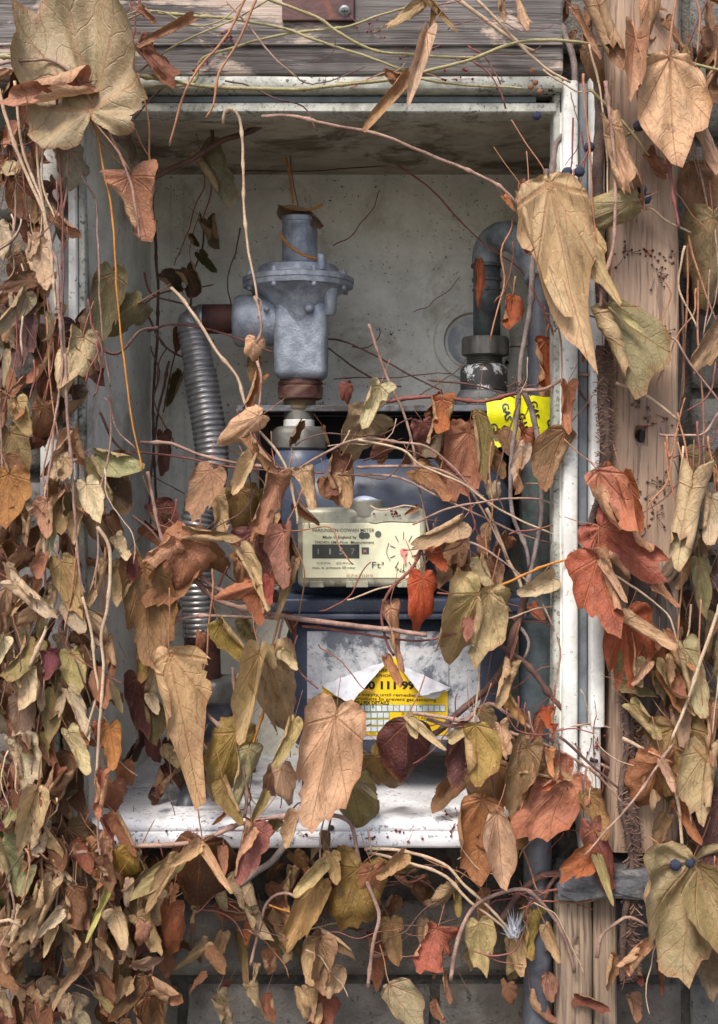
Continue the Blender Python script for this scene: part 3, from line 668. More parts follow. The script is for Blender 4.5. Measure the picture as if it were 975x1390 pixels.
# ------------------------------------------------------------ leaves
def outline(kind, rng):
    if kind == 'B':
        pts = [(0, 1), (9, .86), (17, .78), (24, .755), (32, .79), (40, .84), (46, .80), (56, .70), (72, .62), (88, .56), (108, .48), (126, .34), (146, .22), (162, .13), (172, .08), (180, .03)]
    elif kind == 'O':
        pts = [(0, 1), (8, .88), (18, .76), (30, .67), (44, .60), (60, .55), (78, .50), (98, .44), (118, .35), (138, .24), (156, .15), (170, .08), (180, .03)]
    elif kind == 'D':
        pts = [(0, 1), (5, .87), (11, .70), (19, .58), (30, .50), (44, .46), (60, .43), (76, .37), (92, .26), (110, .13), (140, .07), (180, .03)]
    elif kind == 'S':
        pts = [(0, 1), (8, .86), (18, .78), (32, .76), (46, .70), (60, .56), (74, .40), (90, .25), (110, .14), (140, .07), (180, .03)]
    else:  # narrow
        pts = [(0, 1), (7, .84), (15, .68), (26, .52), (40, .42), (58, .34), (78, .29), (100, .25), (125, .18), (150, .11), (180, .04)]
    j = [rng.uniform(*((.92, 1.06) if kind == 'S' else (.86, 1.1))) for _ in range(40)]; ns = rng.uniform(0, 99); ph = rng.uniform(0, 6); k2 = rng.uniform(.03, .09)
    def f(a, side):
        a = abs(math.degrees(a))
        for i in range(len(pts)-1):
            if pts[i][0] <= a <= pts[i+1][0]:
                t = (a-pts[i][0])/(pts[i+1][0]-pts[i][0]); t = t if kind == 'B' else t*t*(3-2*t)*.6+t*.4; r = pts[i][1]*(1-t)+pts[i+1][1]*t
                q = j[i+(20 if side > 0 else 0)]*(1-t)+j[i+1+(20 if side > 0 else 0)]*t
                return r*(1+.05*noise.noise(Vector((a*side*.06, ns, 0)))+.03*noise.noise(Vector((a*side*.2, ns, 4))))*(q if a > 3 else 1)*(1+k2*sin(a*.07*side+ph)*min(1, a/20))
        return .04
    return f
# curl: (v0+, k+, v0-, k-, lengthwise bend, twist, crumple, vfold)
CURL = dict(
 flat=(.22, 5, .26, 4, .9, .15, .13, 0), dome=(.08, -3.2, .05, -2.6, -1.5, .15, .13, 0), cup=(0, 3.4, 0, 2.6, 1.2, .2, .12, .15),
 rl=(.08, 12, .2, 3, .8, .2, .11, 0), rr=(.2, 3, .08, 12, .8, -.2, .11, 0), tube=(.04, 10, .06, 9, .5, .4, .08, 0),
 both=(.2, 10, .2, 10, .5, .1, .1, 0), fold=(.1, 2, .1, 3, .9, .25, .11, 1.0), roof=(.12, -2, .1, -1.5, -.9, .1, .13, -.85),
 claw=(.02, 5.5, .02, 4, 2.6, .5, .17, .1), crum=(.05, 6, .02, -5, 1.5, .9, .26, .25), wave=(.05, 3.4, .05, -3, -1.2, .6, .18, 0), tip=(0, -1.2, 0, -1.5, 2.2, .2, .12, 0),
 drape=(.3, 6, .28, 6, .7, .1, .12, 0), cone=(.02, 6.5, .02, 6, .6, .3, .14, .2))
LM = {}; WID = {}; KW = dict(B=.82, O=.72, S=.8, N=.46, D=.62)
def leaf_mesh(kind, curl, var):
    key = (kind, curl, var)
    if key in LM: return LM[key]
    rng = random.Random(sum(ord(c)*(i+3)*131 for i, c in enumerate(kind+curl))+var*977); f = outline(kind, rng)
    A, B, C, E, F, G, H, V = CURL[curl]; sc = rng.uniform(.85, 1.2); B *= sc; E *= sc; F *= rng.uniform(.6, 1.4); G *= rng.choice((-1, 1))
    n, rings = (66, 8) if kind == 'B' else (48, 7); vs, fs, uv, ed = [], [], [], []
    sd = Vector((rng.uniform(0, 50), rng.uniform(0, 50), rng.uniform(0, 50)))
    tooth = .035 if kind == 'B' else .02
    rr_ = [0]+[((i+1)/rings)**.85 for i in range(rings)]
    nr = 6
    def deform(x, y, e):
        z = 0.; s = 1 if x >= 0 else -1; a = abs(x); v0, k = (A, B) if s > 0 else (C, E)
        z += H*(noise.noise(Vector((x*3.2, y*3.2, 0))+sd)*.6+noise.noise(Vector((x*8, y*8, 3))+sd)*.3*(.3+e)+noise.noise(Vector((x*17, y*17, 6))+sd)*.09)
        pa = math.atan2(x, y+.001); z += {'drape': .055, 'both': .05, 'wave': .045, 'roof': .03, 'flat': .028, 'dome': .028}.get(curl, .018)*cos(pa*9+sd.x*.3*(1 if kind == 'S' else 0)+noise.noise(Vector((pa*1.5, sd.y, 0)))*1.5)*min(1, math.hypot(x, y)*1.6)  # creases along veins
        if e > .7: z += (e-.7)*.12*noise.noise(Vector((x*6, y*6, 9))+sd)*2
        if V:
            ph = V*1.0; z += a*sin(ph); a *= cos(ph)
        if k and a > v0:
            s_ = a-v0; kk = k*((.45+1.1*y) if curl == 'cone' else (.75+.5*y)) if abs(k) > 3 else k
            th = max(-4.8, min(4.8, kk*s_)); r = 1/kk if abs(kk) > 1e-3 else 1e3; shrink = 1-.25*min(1, abs(th)/5)
            z0 = z; a = v0+sin(th)*r*shrink-(z0*sin(th)*.5); z = (1-cos(th))*r*shrink+z0*cos(th)
        X = s*a
        if G: t = G*y; X, z = X*cos(t)-z*sin(t), X*sin(t)+z*cos(t)
        if abs(F) > .01:
            th = F*max(0, y)**1.4; r = 1/F; ym = y-max(0, y)+ (sin(th)*r if y > 0 else 0); yo = max(0, y)
            # arc length bend using power to keep the base straight
            Y = (yo*(1-.16*th*th)) if abs(th) < 1.2 else yo*(1-.16*1.44)-.15*(abs(th)-1.2)*yo
            z2 = z*cos(th)+F*.42*yo**2.0; y = (Y-z*sin(th)) if y > 0 else y; z = z2
        return (X, y, z)
    vs.append(deform(0, 0, 0)); uv.append((0, 0)); ed.append(0.)
    for i in range(1, rings+1):
        for k in range(n):
            a = -pi+2*pi*(k+.5)/n; s = 1 if a >= 0 else -1; q = f(a, s)
            fr = rr_[i]
            if i == rings and abs(a) < 2.6: q *= 1+tooth*((k % 3)-1)*(1 if kind == 'B' else .8)
            x, y = sin(a)*q*fr, cos(a)*q*fr; vs.append(deform(x, y, fr)); uv.append((x, y)); ed.append(fr)
    tipy = max(.42, vs[1+(rings-1)*n+n//2][1]); wid = max(v[0] for v in vs)-min(v[0] for v in vs)
    vs = [(v[0], v[1]/tipy if v[1] > 0 else v[1], v[2]) for v in vs]; WID[key] = wid
    bites = [(rng.randrange(n), rng.randint(1, 4)) for _ in range(rng.choice((0, 1, 2, 3)))] if not kind == 'N' else []
    bitten = {(b0+q) % n: (2 if 0 < q < w_-1 and w_ > 2 else 1) for b0, w_ in bites for q in range(w_)}
    for k in range(n-1): fs.append((0, 1+k+1, 1+k))
    for i in range(rings-1):
        for k in range(n-1):
            if i >= rings-1-bitten.get(k, 0) and abs(k-n/2) > 3: continue
            a = 1+i*n+k; b = 1+i*n+k+1; c = a+n; d = b+n; fs.append((a, b, d, c))
    me = mesh('leaf', vs, fs, True)
    # triangle fan above wound like the quads
    ul = me.uv_layers.new(name='flat')
    for l in me.loops: ul.data[l.index].uv = uv[l.vertex_index]
    at = me.attributes.new('edge', 'FLOAT', 'POINT'); at.data.foreach_set('value', ed)
    me.flip_normals() if me.polygons[n+5].normal.z < 0 and curl in ('flat', 'dome', 'cup') else None
    me.materials.append(M['leaf']); LM[key] = me; return me
def orient_check():
    me = leaf_mesh('O', 'flat', 0); return sum(p.normal.z for p in me.polygons)
PETI = []
for i in range(6):
    rng = random.Random(50+i); bx, bz = rng.uniform(-.25, .25), rng.uniform(-.25, .1)
    pts = catmull([Vector((0, .01, 0)), Vector((bx*.3, -.18, -.02)), Vector((bx, -.42, bz*.4)), Vector((bx*1.6, -.7, bz))], .09)
    vs, fs = sweep(pts, .010, 5); me = mesh('leaf_stalk', vs, fs, True); PETI.append(me)
PCOL = dict(t=(196, 164, 124), p=(220, 196, 156), o=(134, 122, 80), b=(142, 102, 70), r=(142, 84, 64), d=(78, 44, 44), y=(158, 124, 70), g=(98, 114, 56),
            n=(188, 106, 62), k=(198, 146, 116), e=(160, 150, 118), s=(176, 158, 122), m=(166, 118, 86), w=(222, 206, 172), v=(108, 74, 46), u=(122, 58, 66), x=(178, 88, 66), z=(112, 100, 82))
ncount = [0]
def leaf(vine, bx, by, tx, ty_, wf, kind, curl, col, y, yaw=0., pitch=None, var=None, stalk=True, jit=10, rng=random):
    ncount[0] += 1
    vr = (ncount[0] % 5) if var is None else var; me = leaf_mesh(kind, curl, vr)
    Lp = math.hypot(tx-bx, ty_-by); an = math.atan2(tx-bx, ty_-by)   # 0 = tip straight down
    p = P(bx, by, y); o = bpy.data.objects.new('leaf', me); COL.objects.link(o)
    base = Matrix(((-1, 0, 0), (0, 0, -1), (0, -1, 0)))                # x->-X, y->-Z, z->-Y
    rot = Matrix.Rotation(-an, 3, 'Y')
    if pitch is None: pitch = rng.uniform(-.25, .15)
    yw = Matrix.Rotation(yaw, 3, 'Y'); pt = Matrix.Rotation(pitch, 3, 'X')
    m3 = rot @ base @ yw @ pt; s = L(Lp, y)*1.02
    wx = min(1.7, max(.45, wf*KW[kind]/WID[(kind, curl, vr)]))
    m = m3.to_4x4() @ Matrix.Diagonal((s*wx, s, s*min(1, .35+wx*.65), 1)); m.translation = p
    o.parent = vine; o.matrix_parent_inverse = Matrix.Translation(-vine.location); o.matrix_basis = m
    c = PCOL[col] if isinstance(col, str) else col
    g_ = sum(c)/3; c = tuple(((g_+(v-g_)*1.02)*w_-3) for v, w_ in zip(c, (.925, .905, .90))); f = 1+rng.uniform(-jit, jit)/100; c = tuple(max(20, min(240, v*f+rng.uniform(-4, 4))) for v in c); o.color = lin(c)
    if stalk:
        q = bpy.data.objects.new('leaf_stalk', rng.choice(PETI)); COL.objects.link(q); q.parent = o
        if not q.data.materials: q.data.materials.append(ST['o'])
        q.scale = (min(1, .8/max(.3, wf)), 1, 1)
        if Lp > 90: q.scale = (.6, .6, .6)
    return o
VN = {}
def vine(key, label, loc): VN[key] = thing('creeper', label, 'climbing plant', loc, 'creepers growing over the meter cabinet')
vine('L', 'dense curtain of dried tan and brown creeper leaves covering the left side of the cabinet', P(60, 1300, -.02))
vine('K', 'thick heap of straw and olive creeper leaves at the lower left corner under the sill', P(110, 1390, -.02))
vine('T', 'tangle of creeper stems crossing the grey beam along the top', P(0, 80, -.02))
vine('C', 'hanging pink creeper shoot with small peach leaves in front of the regulator', P(303, 165, -.01))
vine('M', 'creeper branches with curled leaves crossing the front of the meter', P(575, 865, .02))
vine('F', 'creeper branch with heaped brown leaves over the ribbed hose', P(380, 835, .02))
vine('U', 'grey barked upright creeper beside the riser pipe with large pale leaves', P(742, 1190, .02))
vine('B', 'creeper trailing below and across the white sill with large hanging leaves', P(505, 1300, -.02))
vine('R', 'hairy rooted creeper climbing the brown post with rust red and olive leaves', P(855, 1245, -.02))
vine('I', 'thin shaded creeper shoots inside the left of the cabinet', P(215, 1000, .2))
LV = '''
T 122 150 78 -55 1.0 B drape 172,154,116 -.06
L 112 113 18 142 .55 O tube k -.055
L 92 118 84 188 .7 O rr r -.045
T 258 26 186 62 .4 N tube m -.04
T 190 12 222 40 .5 O claw m -.035
T 192 62 240 116 .7 O crum r -.035
L 178 240 198 322 1.3 O cone 178,126,98 -.04
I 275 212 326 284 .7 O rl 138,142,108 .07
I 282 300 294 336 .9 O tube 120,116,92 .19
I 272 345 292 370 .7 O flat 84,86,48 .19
L 172 192 186 226 .8 O claw 158,148,124 .02
L 88 205 102 258 1.1 O crum 168,156,130 -.02
L 152 372 138 458 .8 O flat 122,118,82 .004
L 186 412 122 452 .9 O roof 132,134,96 .008
L 70 292 104 320 .7 O tube k -.04
L 52 335 64 390 .85 O flat p -.045
L 0 308 10 352 .9 O flat w -.04
L 30 385 -5 420 .8 O dome b -.04
L 34 400 -4 450 .6 O rl e -.05
L 18 425 33 495 .9 B rl 98,70,70 -.04
L 84 464 74 500 .9 O rr r -.04
L 112 458 100 532 .7 O crum 200,178,140 -.04
L 112 470 132 506 .8 O crum d -.035
L 24 546 42 590 1.1 O fold 220,190,130 -.05
L 60 552 48 614 .8 O dome b -.045
L 12 588 22 672 .9 O flat 150,134,86 -.03
L 12 645 14 716 1.15 O flat 168,116,60 -.05
L 96 626 62 662 .7 O rr p -.045
L 82 668 62 702 .8 O fold t -.04
L 84 664 90 720 .8 O cup 142,118,76 -.038
L 104 655 114 692 .6 O cup w -.04
L 118 658 138 710 .85 O flat 226,206,170 -.05
L 70 706 62 776 .6 N flat 190,188,146 -.045
L 38 694 34 738 .5 O tube t -.05
L 24 700 18 736 .8 O dome b -.035
L 34 750 6 780 .9 O dome v -.045
L 18 790 72 834 .5 O tube w -.06
L 54 826 20 852 .8 O dome t -.05
L 136 619 199 633 .75 O rr 168,170,124 -.02
L 150 624 166 694 1.0 O flat 74,58,32 -.008
L 128 628 160 680 .5 O rr o -.03
L 126 695 146 742 .9 O dome 162,142,112 -.03
L 150 700 168 732 .8 O cup v -.025
L 158 730 176 756 .9 O claw p -.035
L 172 758 184 786 .9 O crum u -.03
L 140 766 124 820 .4 O tube t -.04
L 166 768 160 822 .8 O flat t -.025
L 84 764 106 828 .8 O flat 176,150,100 -.045
L 94 820 112 858 1.0 O flat 196,180,148 -.045
L 120 858 84 872 .9 O dome 120,90,56 -.035
L 96 888 106 938 .95 O flat 182,166,112 -.045
L 64 886 68 920 1.0 O crum u -.06
L 48 900 16 932 .7 O rl s -.05
L 42 905 34 948 .7 O flat t -.04
L 94 940 116 988 .55 O rl w -.05
L 52 930 60 962 .7 O cup p -.05
L 74 944 70 1006 .7 O flat 146,132,86 -.045
L 28 950 36 1004 .95 O flat 132,106,92 -.055
L 92 938 86 976 .9 O dome m -.04
L 136 928 140 976 .75 O dome x -.04
L 150 930 166 966 .55 O cup s -.035
L 94 995 118 1048 .55 O rl 232,214,166 -.055
L 150 988 160 1042 .8 O cup 186,124,68 -.05
L 134 984 138 1018 .9 O dome 178,108,76 -.045
L 22 1008 40 1074 .8 B rl 214,204,168 -.055
L 54 1000 58 1042 .7 O rl 170,160,96 -.05
L 168 1038 172 1072 1.1 O dome 170,106,68 -.04
L 154 1064 158 1110 1.1 O dome 164,108,76 -.045
L 140 1050 134 1108 .5 O tube 204,140,104 -.055
L 160 1108 182 1158 .6 O rr 150,106,74 -.05
L 140 1112 152 1146 .6 O rl 168,84,70 -.045
L 144 1140 147 1180 .6 O cup k -.05
L 22 1088 8 1118 .8 O flat 188,186,130 -.05
L 50 1074 26 1146 .65 B fold 212,190,142 -.055
L 92 1124 112 1184 1.3 O dome 96,78,44 -.03
L 56 1118 88 1162 .55 O rr 186,160,112 -.055
L 74 1172 112 1206 .4 O tube s -.05
L 4 1148 26 1214 .75 O rl 138,144,96 -.05
L 38 1178 28 1212 .9 O flat 172,172,120 -.05
L 160 1158 174 1218 .9 O dome 178,136,58 -.05
L 148 1208 122 1276 .34 N tube 200,192,120 -.055
L 152 1214 140 1266 .7 O flat 92,54,44 -.04
L 56 1206 30 1278 .6 O rl s -.05
L 70 1198 42 1272 .45 O tube 206,184,142 -.055
L 82 1236 54 1262 .7 O cup w -.06
L 92 1234 90 1292 .7 O dome s -.05
L 110 1198 112 1296 1.0 B flat 110,100,78 -.03
L 182 1180 190 1240 .9 O flat o -.03
B 274 1143 258 1254 1.05 S roof 84,50,36 -.045
B 270 1147 238 1170 .75 O cup 220,180,136 -.06
B 276 1150 314 1208 .45 N cup 222,182,136 -.062
B 236 1170 182 1218 .6 O flat 176,156,104 -.04
B 236 1172 200 1234 .42 O rr 196,164,116 -.048
B 232 1232 226 1296 .8 O dome 138,78,44 -.03
B 196 1256 190 1290 .9 O dome k -.05
B 342 1122 324 1192 .8 O rl 152,94,78 -.045
B 342 1126 328 1156 .8 O cup 226,178,140 -.05
B 304 1152 306 1188 .6 O cup k -.045
B 338 1255 333 1280 .7 O flat 176,110,70 .0
B 358 1248 376 1292 .8 O flat 110,92,52 .01
F 230 888 272 1090 .62 D rl 204,176,126 -.05
F 322 994 288 1086 .85 O dome 150,132,62 -.035
F 304 1064 328 1116 .7 O rr 142,124,64 -.045
F 338 1016 322 1082 .7 O crum 184,176,134 -.03
F 360 1078 338 1118 .45 O cup 176,160,110 -.035
F 382 1045 388 1100 .8 O dome 210,172,140 -.04
F 352 888 338 1004 .42 O fold 202,176,128 -.045
F 366 898 396 1012 .75 B wave 182,156,110 -.035
F 398 980 376 1038 .5 O rl 208,186,128 -.045
F 364 880 372 906 .9 O flat t -.04
F 384 884 402 906 .9 O cup p -.042
F 402 1104 396 1148 .7 O fold 210,170,138 -.045
F 287 640 266 700 1.05 O flat 172,132,102 -.03
F 326 666 318 738 .95 O dome 124,96,44 -.015
F 336 596 372 640 .5 O tube 178,138,98 -.02
F 342 622 320 670 .6 O fold 214,180,144 -.025
C 352 566 302 600 .8 O dome 226,182,144 -.025
C 347 460 345 490 1.35 O dome 232,188,150 -.012
C 346 488 342 518 .9 O flat 118,92,50 .0
C 352 514 334 562 .5 O tube 176,118,74 -.008
F 374 650 354 736 .55 O crum 172,118,90 -.015
F 352 668 348 698 .9 O flat 132,132,52 -.008
F 372 700 356 736 .6 O cup 196,160,122 -.02
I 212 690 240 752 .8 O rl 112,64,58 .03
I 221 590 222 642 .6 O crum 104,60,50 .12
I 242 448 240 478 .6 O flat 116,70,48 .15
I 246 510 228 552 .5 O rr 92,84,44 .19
F 258 726 324 736 .4 O tube 186,150,114 -.03
F 256 742 198 800 1.15 B dome 176,120,88 -.03
F 250 760 202 816 .95 B flat 158,108,76 -.022
F 236 738 202 766 .9 O crum k -.035
F 262 736 308 780 .8 B dome 146,100,68 -.015
F 346 722 386 792 1.15 B flat 104,58,56 -.018
F 386 722 396 798 .7 O fold 168,120,96 -.024
F 400 762 376 842 .3 N tube 190,160,118 -.032
F 330 750 370 824 .4 O rl 206,176,134 -.03
F 348 794 292 812 .75 O roof 190,126,90 -.035
F 352 796 352 846 .9 O rr 160,96,62 -.028
F 366 784 368 818 .7 O cup x -.04
F 196 772 204 894 .75 B flat 150,114,76 -.025
F 232 822 214 868 .8 O flat g .0
F 300 848 346 904 .6 O rr 138,118,52 -.03
F 272 860 272 890 .7 O dome 170,112,80 -.035
F 332 842 348 876 .8 O rr 128,112,66 .0
F 200 868 198 918 .8 O cup 142,112,54 -.01
L 204 944 214 968 .9 O flat w -.01
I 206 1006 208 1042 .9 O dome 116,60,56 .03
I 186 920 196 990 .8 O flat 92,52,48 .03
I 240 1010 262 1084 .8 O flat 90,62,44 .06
M 516 524 498 574 .95 O claw 206,190,150 .02
M 502 568 468 628 1.15 B wave 176,152,124 .03
M 526 604 506 626 1.1 O dome 152,96,76 .03
M 470 522 474 549 1.0 O dome 154,88,74 .08
M 410 640 424 686 .9 O crum 204,172,132 .0
M 462 622 446 676 .8 O crum 128,84,58 .025
M 444 650 464 684 .9 O rr 170,120,84 .02
M 466 646 470 684 .9 O claw 188,148,112 .015
M 404 684 432 712 .6 O rr 150,104,72 .005
M 600 542 602 586 1.0 O claw 176,108,60 .04
M 574 574 582 614 1.2 O dome 144,92,78 .045
M 636 588 616 676 .9 B flat 176,116,86 .035
M 648 560 656 648 .38 S rl 120,108,58 .025
M 566 640 606 674 .9 O crum 172,124,88 .03
M 600 540 578 566 .8 O crum 150,84,56 .06
U 770 524 768 580 .6 O claw 204,138,100 -.01
U 768 584 738 658 .75 S rr 134,106,70 -.012
U 712 588 696 652 .7 B crum 166,100,66 .02
U 712 606 696 645 .8 O flat 226,204,178 .005
U 668 656 667 682 1.25 O dome 226,206,172 .02
U 742 460 738 522 .8 S crum 190,100,54 .02
U 697 402 692 450 .75 S crum 184,98,54 .08
U 650 356 652 414 .36 N crum 174,94,52 .1
M 622 710 560 742 .65 O rl 192,166,124 .0
M 588 742 608 774 1.0 O fold 178,82,46 .01
M 574 786 574 862 .75 O dome 192,86,46 -.01
M 655 732 656 762 .9 O dome 178,128,98 .02
M 652 760 666 798 .8 O rr 196,182,142 .015
M 650 806 598 908 .85 B wave 190,168,124 -.012
M 664 806 644 890 .7 S rl 196,178,134 -.02
M 640 764 642 838 1.0 B flat 124,78,60 .025
M 636 842 633 868 .9 O flat 186,126,106 -.03
M 620 735 600 800 .8 O flat 146,112,76 .03
U 750 786 706 808 .85 O cup 230,208,172 .0
M 530 826 540 902 .55 O crum 206,156,120 .0
M 524 894 542 930 .6 O crum 204,148,100 .0
U 692 902 672 956 .55 O tube 200,170,128 -.005
U 690 944 712 980 .6 O rr 208,156,96 .0
U 748 962 745 988 1.2 O rr 206,104,58 -.02
U 752 984 750 1000 1.1 O crum 198,98,56 -.02
M 455 974 424 1110 .8 B flat 216,172,134 -.055 0 -.05
M 553 980 550 1068 1.1 S roof 92,48,46 -.045 0 0
M 556 974 566 1000 .7 S cup 224,204,156 -.056
M 555 974 600 1018 .45 N cup 220,198,150 -.058
M 638 984 618 1064 .8 S flat 88,46,46 -.035
M 645 984 650 1064 .8 S rl 172,142,76 -.045
M 612 1002 640 990 .8 O cup 204,188,138 -.04
M 506 1028 546 1086 .85 O dome 138,104,62 -.02
M 446 952 482 962 .7 O flat 104,92,48 .04
B 476 1064 492 1128 1.15 B dome 146,132,80 -.02
B 482 1058 512 1080 .4 N cup 184,172,140 -.03
U 656 966 672 1002 .9 O dome 164,138,98 -.01
U 672 1036 658 1126 1.0 S roof 184,136,90 -.03
U 716 1016 694 1106 .55 B flat 148,124,84 -.035
U 700 1020 690 1050 .8 O rl 150,140,84 -.03
U 772 1056 698 1124 1.0 B flat 178,120,82 -.025
U 715 1045 775 1056 .5 O rl 190,160,118 -.03
U 654 1085 648 1194 .7 S both 160,112,68 -.035
U 675 1104 682 1194 .6 S fold 206,178,138 -.045
U 700 1112 706 1150 .9 O flat 152,112,72 -.02
U 744 1018 746 1046 .8 O claw 214,146,102 -.03
U 760 1054 736 1072 .6 O tube 214,120,78 -.035
R 798 1078 820 1134 .75 O cup 156,120,78 -.03
R 804 1160 764 1188 1.15 O flat 186,104,58 -.045
R 804 1126 824 1216 .55 O dome 142,80,66 -.04
R 812 1166 828 1218 .4 O cup 196,180,120 -.045
B 488 1178 458 1264 1.1 B dome 142,118,58 -.035
B 506 1182 500 1250 .9 O dome 166,112,84 -.038
B 430 1204 392 1284 .55 B flat 178,142,92 -.03
B 437 1174 402 1212 .55 O cup 220,192,140 -.04
B 450 1160 456 1196 .95 O flat 216,184,118 -.04
B 400 1162 418 1192 1.0 O dome 136,98,58 -.01
B 450 1196 440 1216 .9 O flat 110,44,36 -.03
B 546 1160 510 1188 .7 O cup 202,160,112 -.03
B 525 1185 572 1190 .5 O dome 112,92,50 -.015
B 530 1252 536 1304 .9 O flat 146,112,70 -.01
B 594 1262 578 1316 1.3 O crum 170,92,74 -.01
B 438 1264 486 1292 .6 O rr 178,148,110 -.02
B 650 1254 656 1314 1.0 O flat 208,182,126 -.02
B 722 1238 716 1290 1.1 O crum 172,152,84 -.015
B 742 1258 762 1298 .6 O fold 200,168,124 -.025
B 698 1272 706 1316 .9 O cup 198,168,120 -.02
B 618 1200 624 1232 .6 O claw 150,130,80 .0
B 408 1228 392 1268 .6 O crum 150,86,54 -.0
B 428 1280 420 1330 .9 O flat t -.02
R 802 0 844 92 .42 B tube 172,130,96 -.05
R 780 14 816 78 .35 N tube 206,158,120 -.06
R 800 68 818 116 .7 O dome 168,124,92 -.04
R 885 -22 888 41 .75 O dome 212,160,124 -.06
R 862 52 850 150 .42 B fold 200,156,126 -.05
R 870 90 872 165 .5 O flat 156,112,80 -.035
R 910 78 912 222 .85 S drape 214,172,130 -.06
R 925 80 945 180 .4 O rr 190,150,112 -.05
R 828 170 852 262 .5 B crum 204,162,128 -.05
R 905 30 930 70 .7 O crum 166,116,80 -.03
R 950 170 975 230 .6 O crum 198,160,132 -.05
R 880 210 905 240 .9 O crum 140,96,70 -.035
U 746 248 786 470 .74 D drape 206,178,130 -.062 0 -.05
U 712 262 764 430 .4 D rl 212,186,138 -.058 0 0
U 766 280 836 416 .55 D flat 196,170,124 -.05 0 0
U 718 262 716 350 .8 O crum 200,140,110 -.04
U 790 455 792 490 .4 O tube 138,86,58 -.05
R 856 276 782 304 .85 O dome 176,164,116 -.05
R 824 416 856 546 .85 S rl 136,122,84 -.045
R 832 418 872 452 .35 N cup 206,200,150 -.055
R 812 640 834 714 .9 S claw 200,134,98 -.04
R 846 652 862 722 .5 O fold 176,104,64 -.035
R 820 640 852 664 .8 O crum 160,86,42 -.035
R 816 716 894 784 .8 B both 178,100,74 -.045
R 812 758 836 856 .75 B rr 180,92,62 -.05
R 818 762 848 812 .35 N cup 226,184,148 -.06
R 850 838 856 938 .85 B drape 176,90,56 -.042
R 852 842 910 884 .4 O rl 208,166,130 -.05
R 880 900 858 930 .5 O cup 208,168,136 -.045
R 892 796 916 822 .8 O crum 206,146,114 -.04
R 940 650 920 772 .45 B tube 190,172,130 -.045
R 950 766 958 834 .6 O flat 156,150,104 -.04
R 966 676 960 736 .7 O rl 212,194,158 -.05
R 934 760 920 800 .6 O cup t -.035
R 940 1170 926 1318 1.15 B drape 172,158,114 -.05
R 948 1176 990 1290 1.0 S fold 168,152,102 -.045
R 896 1034 884 1114 1.0 B dome 192,136,92 -.045
R 898 1034 914 1072 .5 O cup 228,186,150 -.055
R 916 988 938 1084 1.0 B flat 156,128,78 -.04
R 980 1085 955 1168 .9 O flat 84,50,52 -.04
R 960 1020 945 1110 .7 B rr 178,166,116 -.045
R 904 900 932 964 .8 O cup 202,170,126 -.035
R 928 880 950 968 .5 O rl 188,176,136 -.045
R 858 958 892 1000 .6 O tube 188,166,112 -.04
R 884 994 886 1024 1.0 O crum 96,66,70 -.035
R 896 876 892 932 .8 O dome 190,128,86 -.035
R 906 912 926 962 .8 O cup 198,136,94 -.035
R 968 296 962 412 .8 B roof 164,146,106 -.035
R 980 446 944 502 .6 B flat 176,152,118 -.035
R 905 1110 890 1150 .8 O rr 150,120,80 -.03
R 920 1090 940 1130 .8 O claw 176,120,80 -.04
R 905 1215 890 1240 .9 O flat 180,130,80 -.03
R 850 1310 880 1270 .7 O tube k -.04
R 922 960 930 1010 .8 O cup 190,160,130 -.04
R 965 960 955 1030 .7 O crum 188,140,104 -.04
T 572 2 514 52 .4 N crum 190,164,122 -.04
T 580 2 620 44 .35 N tube 196,164,116 -.04
T 590 8 582 62 .3 N tube 186,150,106 -.04
T 578 46 545 152 .42 N fold 214,182,150 -.055
T 552 104 490 180 .4 N tube 184,146,102 -.05
T 545 108 520 100 .9 O crum 168,118,80 -.045
T 700 -10 712 52 .45 O crum 206,176,138 -.045
T 678 -12 684 24 .5 O tube 198,164,126 -.045
U 686 270 706 300 .5 O crum 190,120,80 -.03
'''
for ln in LV.strip().split('\n'):
    q = ln.split(); v = q[0]; n_ = [float(a) for a in q[1:6]]; c = tuple(int(a) for a in q[8].split(',')) if ',' in q[8] else q[8]
    leaf(VN[v], *n_, q[6], q[7], c, float(q[9]), yaw=float(q[10]) if len(q) > 10 else random.uniform(-.25, .25), pitch=float(q[11]) if len(q) > 11 else None, jit=5)
# random fill of the dense masses
def fill(vn, n, region, lens, ys, cols, seed, dmin=13, ws=(.5, .98), curls=('flat', 'dome', 'cup', 'rl', 'rr', 'fold', 'tube', 'claw', 'crum', 'wave')):
    rng = random.Random(seed); pts = []; tries = 0; x0, y0, x1, y1 = region[0]; ok = region[1]
    while len(pts) < n and tries < 20000:
        tries += 1; x, y = rng.uniform(x0, x1), rng.uniform(y0, y1)
        if not ok(x, y) or any(math.hypot(a-x, (b-y)*.7) < dmin for a, b in pts): continue
        pts.append((x, y)); Lp = rng.uniform(*lens)*rng.choice((.62, .8, .9, 1, 1, 1.1, 1.35)); a = rng.gauss(0, .42)
        leaf(VN[vn], x, y-Lp*.45, x+sin(a)*Lp, y-Lp*.45+cos(a)*Lp, rng.uniform(*ws), rng.choice('OOOSSSBN'), rng.choice(curls), rng.choice(cols), rng.uniform(*ys), yaw=rng.gauss(0, .5), pitch=rng.gauss(-.1, .3), stalk=rng.random() < .4, jit=14, rng=rng)
edgeL = lambda y: 56 if y < 250 else (72 if y < 420 else (104 if y < 600 else (112 if y < 700 else (142 if y < 960 else (104 if y < 1150 else 200)))))
fill('L', 96, ((-15, 180, 210, 1330), lambda x, y: x < edgeL(y)), (34, 62), (-.03, .0), 'ttsbbovvrzmmogvrdb', 3, 19)
fill('L', 72, ((-15, 230, 200, 1320), lambda x, y: x < edgeL(y)-8 and not (20 < x < 66 and 600 < y < 690)), (28, 50), (-.055, -.03), 'tpbkwmvobprtvrm', 5, 18)
